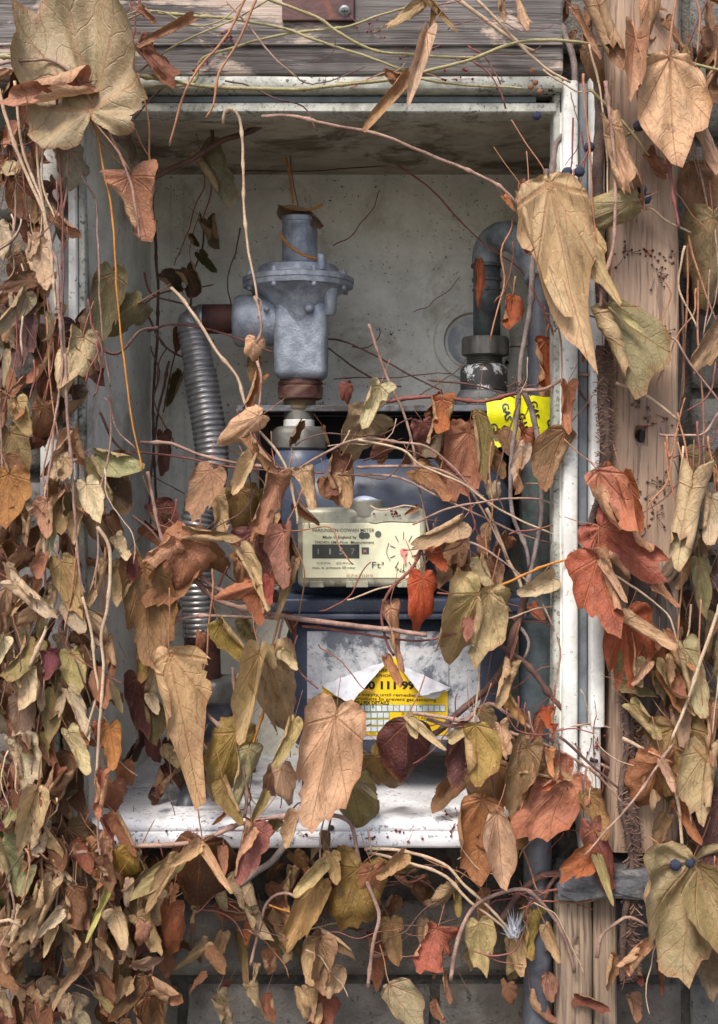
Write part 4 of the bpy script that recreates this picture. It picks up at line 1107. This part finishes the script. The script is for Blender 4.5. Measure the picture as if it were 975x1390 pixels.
SL = lambda x, y: not (x > 158 and 1085 < y < 1160)
fill('K', 95, ((-15, 880, 215, 1400), lambda x, y: x < edgeL(y)+8 and SL(x, y)), (32, 56), (-.045, -.005), 'tpsmwbbotrvzebrv', 61, 16)
fill('K', 44, ((-15, 620, 215, 1400), lambda x, y: x < edgeL(y) and SL(x, y) and not (20 < x < 70 and 600 < y < 690)), (26, 48), (-.06, -.03), 'tbwkpvmrbow', 62, 19)
fill('K', 40, ((-15, 900, 215, 1400), lambda x, y: x < edgeL(y)+8 and SL(x, y)), (40, 66), (.0, .025), 'vrzdvb', 63, 20)
fill('B', 34, ((170, 1150, 430, 1310), lambda x, y: y > 1160), (30, 56), (-.02, .02), 'tbvrosdzm', 64, 24)
fill('R', 30, ((905, 860, 985, 1330), lambda x, y: True), (34, 62), (-.03, .0), 'ttsbovvrzmo', 8, 20)
fill('R', 16, ((925, 640, 985, 900), lambda x, y: True), (34, 60), (-.02, .02), 'vvzdobs', 9, 20)
fill('R', 22, ((765, -20, 985, 150), lambda x, y: True), (36, 60), (-.02, .02), 'vvbbrz', 10, 18)
fill('R', 9, ((925, 60, 980, 260), lambda x, y: True), (36, 60), (-.03, .0), 'mbktv', 11, 20)
fill('B', 16, ((150, 1240, 420, 1390), lambda x, y: y > 1285 or x < 230), (30, 52), (-.03, .0), 'vbtosr', 12, 22)
fill('B', 18, ((400, 1300, 900, 1400), lambda x, y: True), (34, 60), (-.03, .0), 'tsbmokr', 13, 26)
fill('L', 24, ((-15, 250, 200, 1320), lambda x, y: x < edgeL(y)), (40, 66), (.005, .03), 'vrzdvr', 55, 26)
fill('F', 19, ((196, 690, 400, 1080), lambda x, y: not (226 < x < 325 and 770 < y < 965) and not (x > 350 and y > 880)), (30, 52), (.0, .05), 'btvrzomds', 31, 24)
fill('F', 6, ((300, 1040, 450, 1150), lambda x, y: True), (28, 48), (-.03, -.015), 'btosrk', 32, 26)
fill('M', 12, ((400, 585, 700, 650), lambda x, y: True), (26, 46), (.035, .06), 'bvrmbz', 33, 24)
fill('M', 9, ((600, 715, 690, 840), lambda x, y: True), (26, 44), (.02, .05), 'bvmtz', 34, 24)
fill('U', 14, ((610, 985, 775, 1110), lambda x, y: True), (30, 52), (-.015, .01), 'btovmr', 35, 22)
fill('B', 26, ((380, 1150, 770, 1300), lambda x, y: True), (26, 46), (-.012, .015), 'bvrtozd', 36, 30)
fill('R', 14, ((840, 860, 930, 1100), lambda x, y: x > 868 or y < 960), (30, 50), (-.04, -.03), 'tbksmo', 37, 22)
fill('L', 0, ((-10, 1300, 160, 1400), lambda x, y: True), (34, 60), (-.05, .0), 'tsbmoky', 14, 18)
fill('L', 14, ((-10, 100, 60, 240), lambda x, y: True), (30, 50), (-.03, .0), 'rbkvz', 15, 16)
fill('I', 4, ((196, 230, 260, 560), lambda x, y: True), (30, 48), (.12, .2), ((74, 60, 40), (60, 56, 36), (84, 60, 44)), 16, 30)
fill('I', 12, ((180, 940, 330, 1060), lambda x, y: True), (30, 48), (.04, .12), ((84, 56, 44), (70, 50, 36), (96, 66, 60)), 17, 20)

# ------------------------------------------------------------ stems
def stem(vn, mt, wpx, ys, pts, wob=2., name='stem', taper=.75, seed=0):
    n = len(pts); y0, y1 = ys if isinstance(ys, tuple) else (ys, ys)
    w3 = [P(p[0], p[1], (p[2] if len(p) > 2 else y0+(y1-y0)*i/max(1, n-1))) for i, p in enumerate(pts)]
    c = catmull(w3, .0045); rad = []; r = L(wpx/2, 0); acc = 0
    nodes = max(.02, .028+.012*noise.noise(w3[0]*40)); m = len(c)
    for i, p in enumerate(c):
        if i: acc += (c[i]-c[i-1]).length
        k = abs((acc % nodes)-nodes/2)/(nodes/2); b = 1+.8*max(0, 1-k/.1) if 3.4 < wpx < 14 and name == 'stem' else 1+.22*noise.noise(p*55+Vector((wpx, 0, 0)))
        rad.append(r*(1-(1-taper)*i/m)*b*(1+.12*noise.noise(p*160)))
        off = noise.noise_vector(p*26+Vector((wpx, 0, 0)))*PX*wob; off2 = noise.noise_vector(p*90)*PX*wob*.35
        if 0 < i < m-1: c[i] = p+off+off2
    vs, fs = sweep(c, rad, 8); o = link(name, mesh(name, vs, fs, True), ST[mt], VN[vn]); return o
SV = '''
T g 5.5 -.03 -20,74 0,76 100,85 200,104 290,117 400,121 500,112 570,100 640,80 700,58 770,56 830,64 905,78 985,98
T g 4.5 -.022 215,18 300,24 380,38 430,56 500,76 548,96
T g 4 -.02 190,120 262,112 275,78 330,60 390,46 465,38 510,22 560,8
T g 4.5 -.024 355,-5 430,24 455,42 510,68 560,73 650,80
T b 4.5 -.03 640,-8 700,52 745,95 775,112
T b 6 -.02 610,-10 650,20 700,58 730,72
T g 4 -.02 560,105 620,114 710,120
T o 3.6 -.035 335,-5 302,55 270,95 250,130 235,178 230,198
T o 3.6 -.035 350,-6 320,60 298,100 290,140 280,160
T p 3 -.03 308,2 345,45 375,80 402,104
T g 3 -.03 190,96 240,60 320,25 370,-5
T g 2.6 -.03 165,30 215,15 262,34 300,28 330,2
T k 3 -.012 232,112 205,135 182,162
L o 3 -.03 165,62 168,130 185,180 204,214
L o 3 -.035 188,100 202,165 205,258
L p 4 -.055 0,88 40,83 75,84 110,115 150,182 175,240 184,280 190,325
L y 3 -.045 118,148 133,190 145,250 154,310 160,400 168,490 180,570 193,640
L p 3 -.03 95,200 112,240 130,275 134,340 135,400 142,480 150,525
L p 3.5 -.035 110,170 96,190 88,270 75,320 66,345
L b 5 -.05 -2,120 15,180 38,240 62,300 70,340 72,380
L b 4 -.05 20,110 30,200 55,270 68,330 76,420
L b 4 -.045 55,150 50,200 55,260 64,320 70,380 84,430 88,500
L p 4.5 -.055 88,480 92,560 98,640 104,720 110,790 116,805
L b 5 -.06 132,715 148,745 150,790 145,830 138,860 140,900 138,960 134,1010 130,1050
L b 4 -.055 112,810 124,860 128,900 134,935 124,975 118,1000
L p 3 -.05 135,1000 133,1060 132,1130 138,1180 134,1240
L o 2.4 -.04 78,560 60,640 62,690 46,700 30,700
L p 3 -.045 0,540 5,640 2,720
L k 5 -.03 -5,800 10,830 20,870 30,900
L b 5 -.06 40,905 60,860 62,850
L p 3 -.04 130,690 150,600 150,552 142,540
L p 3 -.03 148,535 158,580 185,610
L k 4 -.0 136,560 155,600 180,618
I k 5 .0 130,470 160,480 190,450 215,445
L b 5 -.06 -5,1252 12,1248 30,1258
L p 3 -.05 75,1170 78,1210 76,1240
L k 7 -.02 110,1180 150,1195 200,1225
L k 5 -.02 100,1210 140,1180 175,1190
L r 2.4 -.045 30,200 34,260 36,300
L o 2.4 -.05 80,640 100,680 118,700
L r 2.4 -.05 20,400 22,480 4,560
L r 3 -.05 76,120 82,230 86,330 84,420 80,470
L b 3 -.05 60,180 58,250 76,300
L p 4 -.05 66,330 78,360 80,420 84,500 74,580 66,640 60,700 62,800
C b 4.2 -.015 303,168 306,152 316,148 326,160 330,190 331,240 330,280 336,330 345,380 348,410 345,402
C p 4 -.016 345,402 352,425 355,450 348,466
C p 2.6 -.014 346,402 354,408 354,422 350,432
C b 4.6 -.01 232,390 255,415 290,470 322,512 332,545 345,575 375,612 392,645 402,690 404,712
C p 4 -.012 349,490 355,515 352,560
C r 2.6 -.005 355,560 352,600 375,630 395,650
M p 5 -.02 355,158 390,158 430,165 500,180 560,200 600,216 650,238 690,262 725,305 764,346
I k 9 .05 385,152 340,178 300,192 272,210 230,230 180,260
I k 6 .06 285,158 288,190 275,210
I r 2.5 .12 285,215 286,260 276,300
I k 3 .19 272,290 276,330 262,372 258,420 240,470 222,560
I k 5 .2 205,250 215,400 208,560 212,690
I r 3.5 .15 196,370 206,400 240,410 260,415
I r 3 .15 175,430 200,410 222,398 290,386
I r 3 .1 200,450 240,440 300,452 370,478
I k 4 .15 196,420 225,470 260,490
I k 4 .17 230,490 215,560 205,650 204,720
M k 3 .15 420,462 460,462 500,478 560,510 600,530
M k 3 .17 440,470 480,498 520,520 545,525
M k 2.4 .2 330,232 420,232 480,228 540,224
M r 3 .1 540,224 590,262 650,325 700,360 722,385
M r 2.4 .12 395,212 398,250 405,285
M p 4.5 .03 500,440 525,510 548,560 560,600 565,640
M p 3.6 .01 392,648 430,622 486,597 540,600 580,606 620,640 660,700 690,760
M b 3.4 .005 486,597 545,610 570,630 625,655 660,680 720,712 790,742
M p 4.5 .012 484,634 540,633 600,640 640,662 670,690
M p 3.4 .015 485,643 540,648 590,672 630,690 700,722 760,742
M p 3 .0 560,712 610,690 660,680 735,677 760,700 790,745
M p 3 .0 592,736 640,738 690,768 725,800 745,835 760,880 755,920 748,960
M r 6 .05 525,545 560,540 600,538 650,545 700,533 736,527
M k 3 .06 580,515 640,522 700,540
M r 3 .035 596,620 630,655 645,710 660,760
M p 3 .03 560,620 575,690 590,760
M b 5.5 .02 660,690 672,715 690,760 705,790 712,820
M r 4.5 .0 575,735 560,770 530,800 518,830 525,870 535,890
M r 2.4 .0 572,740 577,770 575,790
F p 8.5 -.005 262,784 285,806 310,820 380,835 450,846 520,853 580,862
F p 7 -.01 258,768 290,795 330,812 372,822
F p 5 -.008 225,846 260,838 300,836 345,838 385,838
F r 3.5 .0 410,850 470,858 560,870 620,860
F o 3 -.02 288,772 290,800 282,850 280,900 262,935
F o 3.4 -.02 384,745 381,800 380,840 370,880 375,900
F p 3.6 -.015 385,840 372,900 366,950
F y 3.6 -.03 362,950 350,990 342,1018
F p 5 -.015 200,640 212,700 225,742
F p 6 -.03 280,968 305,990 320,1010 328,1030 332,1060 336,1090 332,1110
F p 4 -.02 316,905 318,940 316,990 312,995
F k 4 -.01 180,700 205,720 222,745
F r 3 .05 180,612 240,620 300,632 370,640 440,642
F p 5 .04 190,600 230,602 270,618 320,628 380,636 420,642
F g 3 .01 335,800 345,850 330,900 318,925
F e_ 3 .02 321,960 328,1000
F r 2.6 -.005 310,768 300,790 290,822
F r 3 -.01 404,862 398,884 404,910 425,930 432,935
U w 10 .0 728,-10 755,25 775,70 780,110 779,150 770,180 755,195 748,250
U w 9 .02 742,230 738,270 726,330 722,390 716,440 708,490 706,528
U w 7 .015 706,525 702,570 695,620 693,680 700,710 714,740 718,770
U w 8 .012 708,526 722,560 730,600 734,650 736,690 728,740 716,790 712,810
U k 11 .008 714,800 706,840 694,870 688,896 660,935 620,970 590,996 560,1002
U k 8 .0 668,872 690,885 712,900 730,920 760,958 800,1000 830,1040 862,1072
U w 5 .01 700,842 718,870 712,895
U p 6 .0 580,975 620,985 655,958 670,956 700,975 740,1000 780,1020 830,1045
U p 5.5 -.005 560,968 610,975 650,985 720,1002 780,1030 820,1060
U p 3 -.005 668,985 720,1000 780,985 820,985 870,1008 905,1045 925,1080
U r 3 -.01 692,900 700,870 706,845
U b 3 -.01 652,895 650,930 642,985
U y 4 -.01 640,812 690,790 730,772 776,757
U o 2.6 -.03 762,524 762,490 760,455 752,430 740,425
U p 5.5 .0 710,530 740,528 770,512 800,508 816,510
U r 3 .0 720,388 745,435 760,480 780,520 810,570 835,625
U o 2.6 .03 745,440 742,460 742,470
U o 2.5 .05 700,375 698,400
U o 3 -.02 757,250 755,290 765,330 778,420 790,455
U p 3 -.02 718,965 726,1000
U r 2.6 -.01 704,945 702,990
U r 2.4 -.03 750,964 754,930
U o 2.6 .01 668,600 665,640 668,700 660,720 662,760
U k 3 .01 720,800 770,740 760,745
B p 6.5 -.035 100,1158 178,1150 265,1143 330,1118 400,1107 450,1106 472,1114 480,1130 490,1180 508,1220 514,1245 506,1280 500,1340
B w 10 -.02 392,1140 370,1168 345,1185 326,1202
B b 4.6 -.02 495,1153 550,1155 600,1172 630,1200 672,1240 715,1290
B b 4.6 -.018 500,1158 560,1172 605,1190 640,1225 690,1262 720,1290
B p 6 -.022 612,1330 625,1270 645,1230 680,1212 715,1208 745,1236 768,1275 780,1320
B k 11 -.01 650,1290 680,1250 705,1212 735,1188 765,1184 800,1178
B k 6 -.012 738,1225 748,1200 765,1180
B o 3 -.02 708,1148 720,1180 730,1208 745,1212
B r 4 -.02 712,1250 718,1225 745,1208 760,1208
B p 4.5 -.02 340,1310 352,1260 362,1225 385,1212 410,1225 418,1260
B y 2.6 -.02 365,1228 400,1240 418,1250
B p 3 -.035 434,1175 436,1130 440,1112
B k 3.4 -.035 440,1160 448,1115 452,1080
B r 2.6 -.03 300,1140 310,1155 308,1170
B r 2.4 -.025 215,1140 222,1165
B b 3 -.03 500,1125 505,1160
R o 3.4 -.05 792,100 800,200 806,290 812,340 820,362
R p 5.5 -.05 822,110 830,180 836,260 832,330 820,380 815,420
R o 3.6 -.045 840,270 832,330 829,400
R b 3 -.045 800,60 815,120 822,180 826,270 830,300
R g 4.5 -.035 800,120 850,170 882,212
R g 4 -.03 848,185 862,178 884,172
R o 3.4 -.065 918,-10 912,30 908,82
R o 3.2 -.06 940,-10 950,20 947,74
R o 3.4 -.06 858,30 866,60 878,88
R x_ 4.5 -.055 905,205 912,250 922,310
R b 3.6 -.03 855,280 885,285 905,300 938,316
R o 3.2 -.03 935,320 945,360 965,415 975,440
R k 3 -.03 925,400 928,480 922,560
R o 3 -.025 935,330 932,420 926,540
R o 3 -.025 948,380 948,480 955,560 957,640
R p 3.4 -.035 862,470 885,464 915,460 935,490 965,530 985,560
R b 4.6 -.035 836,520 860,528 880,540 900,555 922,572
R p 3.6 -.035 895,590 935,591 958,588 975,560
R o 3 -.04 905,590 910,620 930,540
R o 3 -.04 903,600 906,640 918,680 926,700 928,640 920,600
R o 3 -.045 928,695 926,760 922,830 920,880 918,900
R b 3.2 -.045 780,745 815,770 850,790 890,820 910,840 922,880
R b 5 -.055 985,800 965,860 948,905 940,930 925,975 912,1005
R o 3 -.04 920,560 930,600 935,640 942,650
R b 3 -.04 938,820 935,855 930,870
R b 5 -.045 845,1002 880,1022 905,1040 920,1090 926,1140 930,1200 940,1250
R p 3.6 -.05 915,1010 880,1060 850,1100 820,1130 795,1160
R p 3 -.05 795,1075 800,1040 845,1090
R b 3 -.05 920,1050 932,1080 940,1120
R o 3 -.05 880,1020 900,1030 912,1035
R p 5 -.04 810,1300 815,1270 840,1250 855,1245 880,1258
R k 4 -.03 760,1000 800,1035 840,1070
R o 2.6 -.04 858,858 862,890 860,935
R o 2.6 -.04 893,780 890,810
R k 3 -.02 960,0 930,80 935,160
R p 3 -.03 940,180 955,250 965,300
R p 3 -.03 930,150 940,200 950,240
'''
for ln in SV.strip().split('\n'):
    q = ln.split(); mt = q[1]; mt = {'e_': 'g', 'x_': 'r'}.get(mt, mt)
    stem(q[0], mt, float(q[2]), float(q[3]), [tuple(float(a) for a in t.split(',')) for t in q[4:]])
# random thin hanging stalks in the curtain masses
rng = random.Random(21)
for i in range(34):
    x = rng.uniform(-5, 150) if i < 24 else rng.uniform(925, 980); y = rng.uniform(180, 1250) if i < 24 else rng.uniform(150, 1200); l_ = rng.uniform(50, 170)
    if x > edgeL(y)+10 and x < 800: x = rng.uniform(0, edgeL(y))
    stem('L' if i < 24 else 'R', rng.choice('oprb'), rng.uniform(2, 3.4), rng.uniform(-.055, -.03), [(x, y), (x+rng.uniform(-10, 10), y+l_*.5), (x+rng.uniform(-18, 18), y+l_)], 3)
rng = random.Random(77)
for vn_, n_, (ax, ay, bx_, by_), dd in (('T', 16, (0, 0, 760, 125), (-.035, -.018)), ('B', 14, (190, 1110, 760, 1300), (-.03, .0)), ('M', 30, (390, 590, 760, 1000), (.0, .03)), ('M', 6, (330, 230, 700, 600), (.19, .225)), ('R', 16, (900, 100, 980, 1250), (-.04, -.02)), ('L', 14, (0, 100, 110, 420), (-.06, -.03)), ('F', 22, (190, 580, 400, 1060), (-.03, .03)), ('B', 20, (190, 1110, 760, 1300), (-.03, .0)), ('L', 24, (0, 400, 150, 1250), (-.065, -.04)), ('U', 16, (580, 900, 830, 1120), (-.04, -.01)), ('U', 10, (690, 120, 800, 640), (-.03, .0)), ('I', 10, (160, 160, 420, 700), (.12, .22))):
    for i in range(n_):
        x, y = rng.uniform(ax, bx_), rng.uniform(ay, by_); a = rng.uniform(-.6, .6) if vn_ in 'TMB' else rng.uniform(1.1, 2.0); l_ = rng.uniform(50, 170); q = []
        for k in range(5):
            q.append((x, y)); x += cos(a)*l_/4; y += sin(a)*l_/4; a += rng.gauss(0, .38)
        stem(vn_, rng.choice('orkbrrk'), rng.uniform(1.3, 2.7), rng.uniform(*dd), q, 5)
# hairy climbing root stem on the post
root_pts = [(818, 470), (820, 540), (822, 600), (818, 660), (812, 720), (822, 800), (842, 880), (850, 940), (856, 1010), (850, 1080), (857, 1130), (860, 1180), (856, 1240), (852, 1330)]
stem('R', 'h', 17, -.018, root_pts, 3, 'root_stem', .95)
stem('R', 'h', 10, -.02, [(x+6+4*sin(y*.03), y) for x, y in root_pts], 3, 'root_stem', .95)
stem('R', 'h', 9, -.024, [(x-5+5*sin(y*.05), y) for x, y in root_pts[3:]], 3, 'root_stem', .95)
stem('R', 'h', 16, -.01, [(808, -20), (812, 80), (815, 160), (812, 250), (815, 330), (818, 420)], 3, 'root_stem', .95)
cpts = catmull([P(x, y, -.02) for x, y in root_pts], .0015); vs, fs = [], []; rng = random.Random(4)
for p in cpts:
    for s in range(3):
        sd_ = rng.choice((-1, 1)); a = p+Vector((sd_*L(rng.uniform(2, 13)), rng.uniform(-.007, .002), rng.uniform(-.001, .001))); e = a+Vector((sd_*L(rng.uniform(1, 4.5)), rng.uniform(-.0045, -.0005), rng.uniform(-.005, .004)))
        v2, f2 = sweep([a-Vector((sd_*.003, 0, 0)), e], L(.7), 3); b0 = len(vs); vs += v2; fs += [tuple(i+b0 for i in f) for f in f2]
link('rootlets', mesh('rootlets', vs, fs), ST['q'], VN['R'], 'stuff')
# berries
bm = bmesh.new(); bmesh.ops.create_icosphere(bm, subdivisions=3, radius=1)
for v in bm.verts: v.co *= (1-.12*max(0, v.co.z-.75)*4)*(1+.13*noise.noise(v.co*2.2)+.05*noise.noise(v.co*6))
bme = bm_mesh('berry', bm, True); bme.materials.append(M['berry'])
for vn, x, y, r, d in (('U', 729, 157, 6, -.02), ('R', 770, 234, 7, -.03), ('R', 787, 233, 7, -.032), ('R', 773, 249, 7.5, -.034), ('R', 800, 200, 7, -.03), ('R', 867, 171, 7, -.035), ('R', 880, 155, 6, -.035), ('R', 882, 172, 6.5, -.033),
                     ('R', 870, 258, 7.5, -.035), ('R', 877, 270, 7, -.033), ('R', 917, 1174, 7.5, -.05), ('R', 922, 1161, 7, -.045), ('R', 936, 1170, 7, -.048), ('R', 934, 650, 7, -.0), ('R', 950, 652, 7, .0), ('B', 733, 1238, 7, .0)):
    o = bpy.data.objects.new('berry', bme); COL.objects.link(o); o.parent = VN[vn]; o.matrix_parent_inverse = Matrix.Translation(-VN[vn].location); o.location = P(x, y, d); s = L(r); o.scale = (s, s, s); o.rotation_euler = (random.uniform(1, 2), random.uniform(-1, 1), 0)
for pts in ([(778, 160), (777, 215), (774, 232)], [(779, 230), (780, 262), (776, 275)], [(882, 120), (876, 150), (868, 168)], [(870, 235), (872, 262)], [(925, 1140), (926, 1165), (934, 1172)], [(798, 178), (800, 200), (786, 230)]):
    stem('R', 'r', 2.6, -.032, pts, 1, 'berry_stalk')
# dried tendril pads and fallen buds: tiny bits stuck on post, sill and frame
def bits(vn, spots, seed, r0=(1.4, 2.6), twig=True):
    rng = random.Random(seed); vs, fs = [], []
    for (x, y, d, n, sx, sy) in spots:
        cx_, cy2 = x, y
        for i in range(n):
            px, py = x+rng.gauss(0, sx), y+rng.gauss(0, sy); r = L(rng.uniform(*r0)); c = P(px, py, d); b0 = len(vs)
            for v in ((0, 0, 1), (1, 0, 0), (0, -1, 0), (-1, 0, 0), (0, 0, -1)): vs.append(c+Vector(v)*r)
            fs += [tuple(b0+q for q in t) for t in ((0, 2, 1), (0, 3, 2), (4, 1, 2), (4, 2, 3))]
            if twig and rng.random() < .7:
                v2, f2 = sweep(catmull([c, P((px*2+cx_)/3+rng.uniform(-2, 2), (py*2+cy2)/3, d-.0006), P((px+cx_*2)/3, (py+cy2*2)/3, d)], .003), L(.5), 3); b0 = len(vs); vs += v2; fs += [tuple(i+b0 for i in f) for f in f2]
    link('tendril_pads', mesh('pads', vs, fs), M['red'] if seed % 2 else ST['k'], VN[vn], 'stuff')
bits('R', [(850, 345, -.0135, 14, 8, 8), (892, 370, -.0135, 14, 9, 10), (905, 350, -.0135, 8, 8, 8), (900, 450, -.0135, 8, 10, 8), (865, 545, -.0135, 9, 8, 6), (898, 660, -.0135, 14, 8, 9), (890, 700, -.0135, 8, 8, 14), (860, 660, -.0135, 4, 12, 5), (885, 560, -.0135, 6, 10, 9), (870, 270, -.0135, 10, 12, 12), (880, 500, -.0135, 5, 10, 10)], 2)
bits('R', [(876, 340, -.0135, 5, 9, 6), (895, 575, -.0135, 5, 9, 6), (843, 640, -.0135, 4, 6, 3), (880, 715, -.0135, 4, 10, 8), (812, 700, -.0078, 8, 4, 30), (812, 995, -.0065, 8, 5, 22), (795, 1035, -.0065, 10, 12, 18), (815, 520, -.0078, 6, 4, 40)], 3)
bits('B', [(620, 1115, -.0132, 12, 12, 8), (540, 1130, -.0132, 6, 26, 8), (400, 1135, -.0132, 4, 20, 5), (490, 1138, -.0132, 4, 14, 4), (280, 1128, -.0132, 6, 30, 6)], 5)
bits('T', [(310, 48, -.0075, 12, 9, 6), (500, 45, -.0075, 8, 14, 10), (560, 75, -.0075, 6, 20, 8), (610, 108, -.0135, 8, 16, 3), (635, 90, -.0075, 8, 14, 8), (270, 88, -.0075, 6, 8, 5)], 7)
bits('M', [(535, 698, .034, 14, 12, 4), (560, 770, .034, 5, 10, 5), (500, 960, .065, 6, 20, 12)], 9, (1.2, 2.2), False)
bits('U', [(706, 524, .01, 22, 9, 7), (720, 300, .01, 8, 8, 8)], 10)
# small crawling debris on back panel
bits('I', [(640, 320, BD-.003, 4, 10, 10), (240, 440, BD-.003, 8, 20, 14), (560, 380, BD-.003, 6, 60, 40), (400, 260, BD-.003, 8, 90, 16)], 12, (.9, 1.8), False)
# berries in peach color hanging near the top right
for (x, y) in ((723, 96), (721, 118), (733, 124), (727, 112)):
    o = bpy.data.objects.new('bud', bme.copy()); o.data.materials.clear(); o.data.materials.append(ST['n'] if 'n' in ST else ST['o']); COL.objects.link(o); o.parent = VN['U']; o.matrix_parent_inverse = Matrix.Translation(-VN['U'].location); o.location = P(x, y, -.02); o.scale = (L(4),)*3
# ------------------------------------------------------------ small loose things
fl_ = thing('fallen_leaf', 'dry leaf with orange rim caught on top of the regulator cap', 'leaf', P(408, 284, .12))
lo = leaf(fl_, 385, 280, 438, 281, .8, 'O', 'cup', (120, 104, 90), .125, yaw=1.1, pitch=.1, stalk=False)
vs, fs = sweep(catmull([P(389, 214, .13), P(394, 245, .125), P(398, 276, .12)], .003), L(1.6), 6); link('leaf_stalk', mesh('stalk', vs, fs, True), ST['y'], fl_)
vs, fs = sweep(catmull([P(386, 282, .121), P(405, 285, .118), P(425, 283, .116), P(438, 277, .118)], .003), L(1.7), 6); link('leaf_rim', mesh('rim', vs, fs, True), ST['y'], fl_)
vs, fs = sweep(catmull([P(380, 317, .098), P(392, 333, .097), P(412, 346, .097), P(430, 351, .1)], .003), L(1.9, .1), 7)
tag(link('fallen_stalk', mesh('fallen_stalk', vs, fs, True), ST['y']), 'golden bent leaf stalk resting across the regulator cap', 'stalk')
# feather caught on stems
rng = random.Random(3); vs, fs = [], []
for i in range(90):
    a = rng.gauss(-.1, .55); l_ = rng.uniform(10, 34)*(1 if abs(a) < .4 else .7); d = -.03+rng.uniform(-.004, .004); b = (698+rng.uniform(-6, 6), 1268+rng.uniform(-6, 6)); e = (b[0]+sin(a)*l_, b[1]-cos(a)*l_); w_ = rng.uniform(.5, 1.3)
    b0 = len(vs); vs += [P(b[0]-w_, b[1], d), P(b[0]+w_, b[1], d), P(e[0], e[1], d-.003), P((b[0]+e[0])/2, (b[1]+e[1])/2, d-.004)]; fs += [(b0, b0+1, b0+3), (b0, b0+3, b0+2), (b0+1, b0+2, b0+3)]
tag(link('feather', mesh('feather', vs, fs), M['feather']), 'tiny white downy feather caught on the stems below the cabinet', 'feather')
for (x, y, c, lb) in ((606, 1074, (214, 150, 110), 'small crumpled peach leaf fragment lying on the sill under the maroon leaf'), (222, 1077, (110, 74, 58), 'dark curled leaf scrap on the white floor left of the pipe hole'), (652, 1128, (120, 60, 60), 'short dried red berry stalk lying on the sill front')):
    t_ = thing('leaf_scrap', lb, 'leaf scrap', P(x, y, -.0), 'loose leaf scraps caught on the cabinet'); leaf(t_, x-10, y-2, x+12, y+3, .9, 'O', 'crum', c, .006 if y < 1100 else -.014, pitch=.9, stalk=False)
t_ = thing('leaf_scrap', 'orange brown leaf scrap stuck on the riser pipe collar', 'leaf scrap', P(727, 830, .07), 'loose leaf scraps caught on the cabinet'); leaf(t_, 722, 822, 736, 842, .9, 'O', 'flat', (196, 120, 90), .072, stalk=False)
t_ = thing('leaf_scrap', 'tiny tan leaf scrap on top of the dial housing', 'leaf scrap', P(558, 690, .03), 'loose leaf scraps caught on the cabinet'); leaf(t_, 566, 688, 550, 697, .6, 'O', 'cup', (206, 140, 100), .034, stalk=False)
print('leaves', ncount[0], 'orient', orient_check(), 'objects', len(bpy.data.objects))
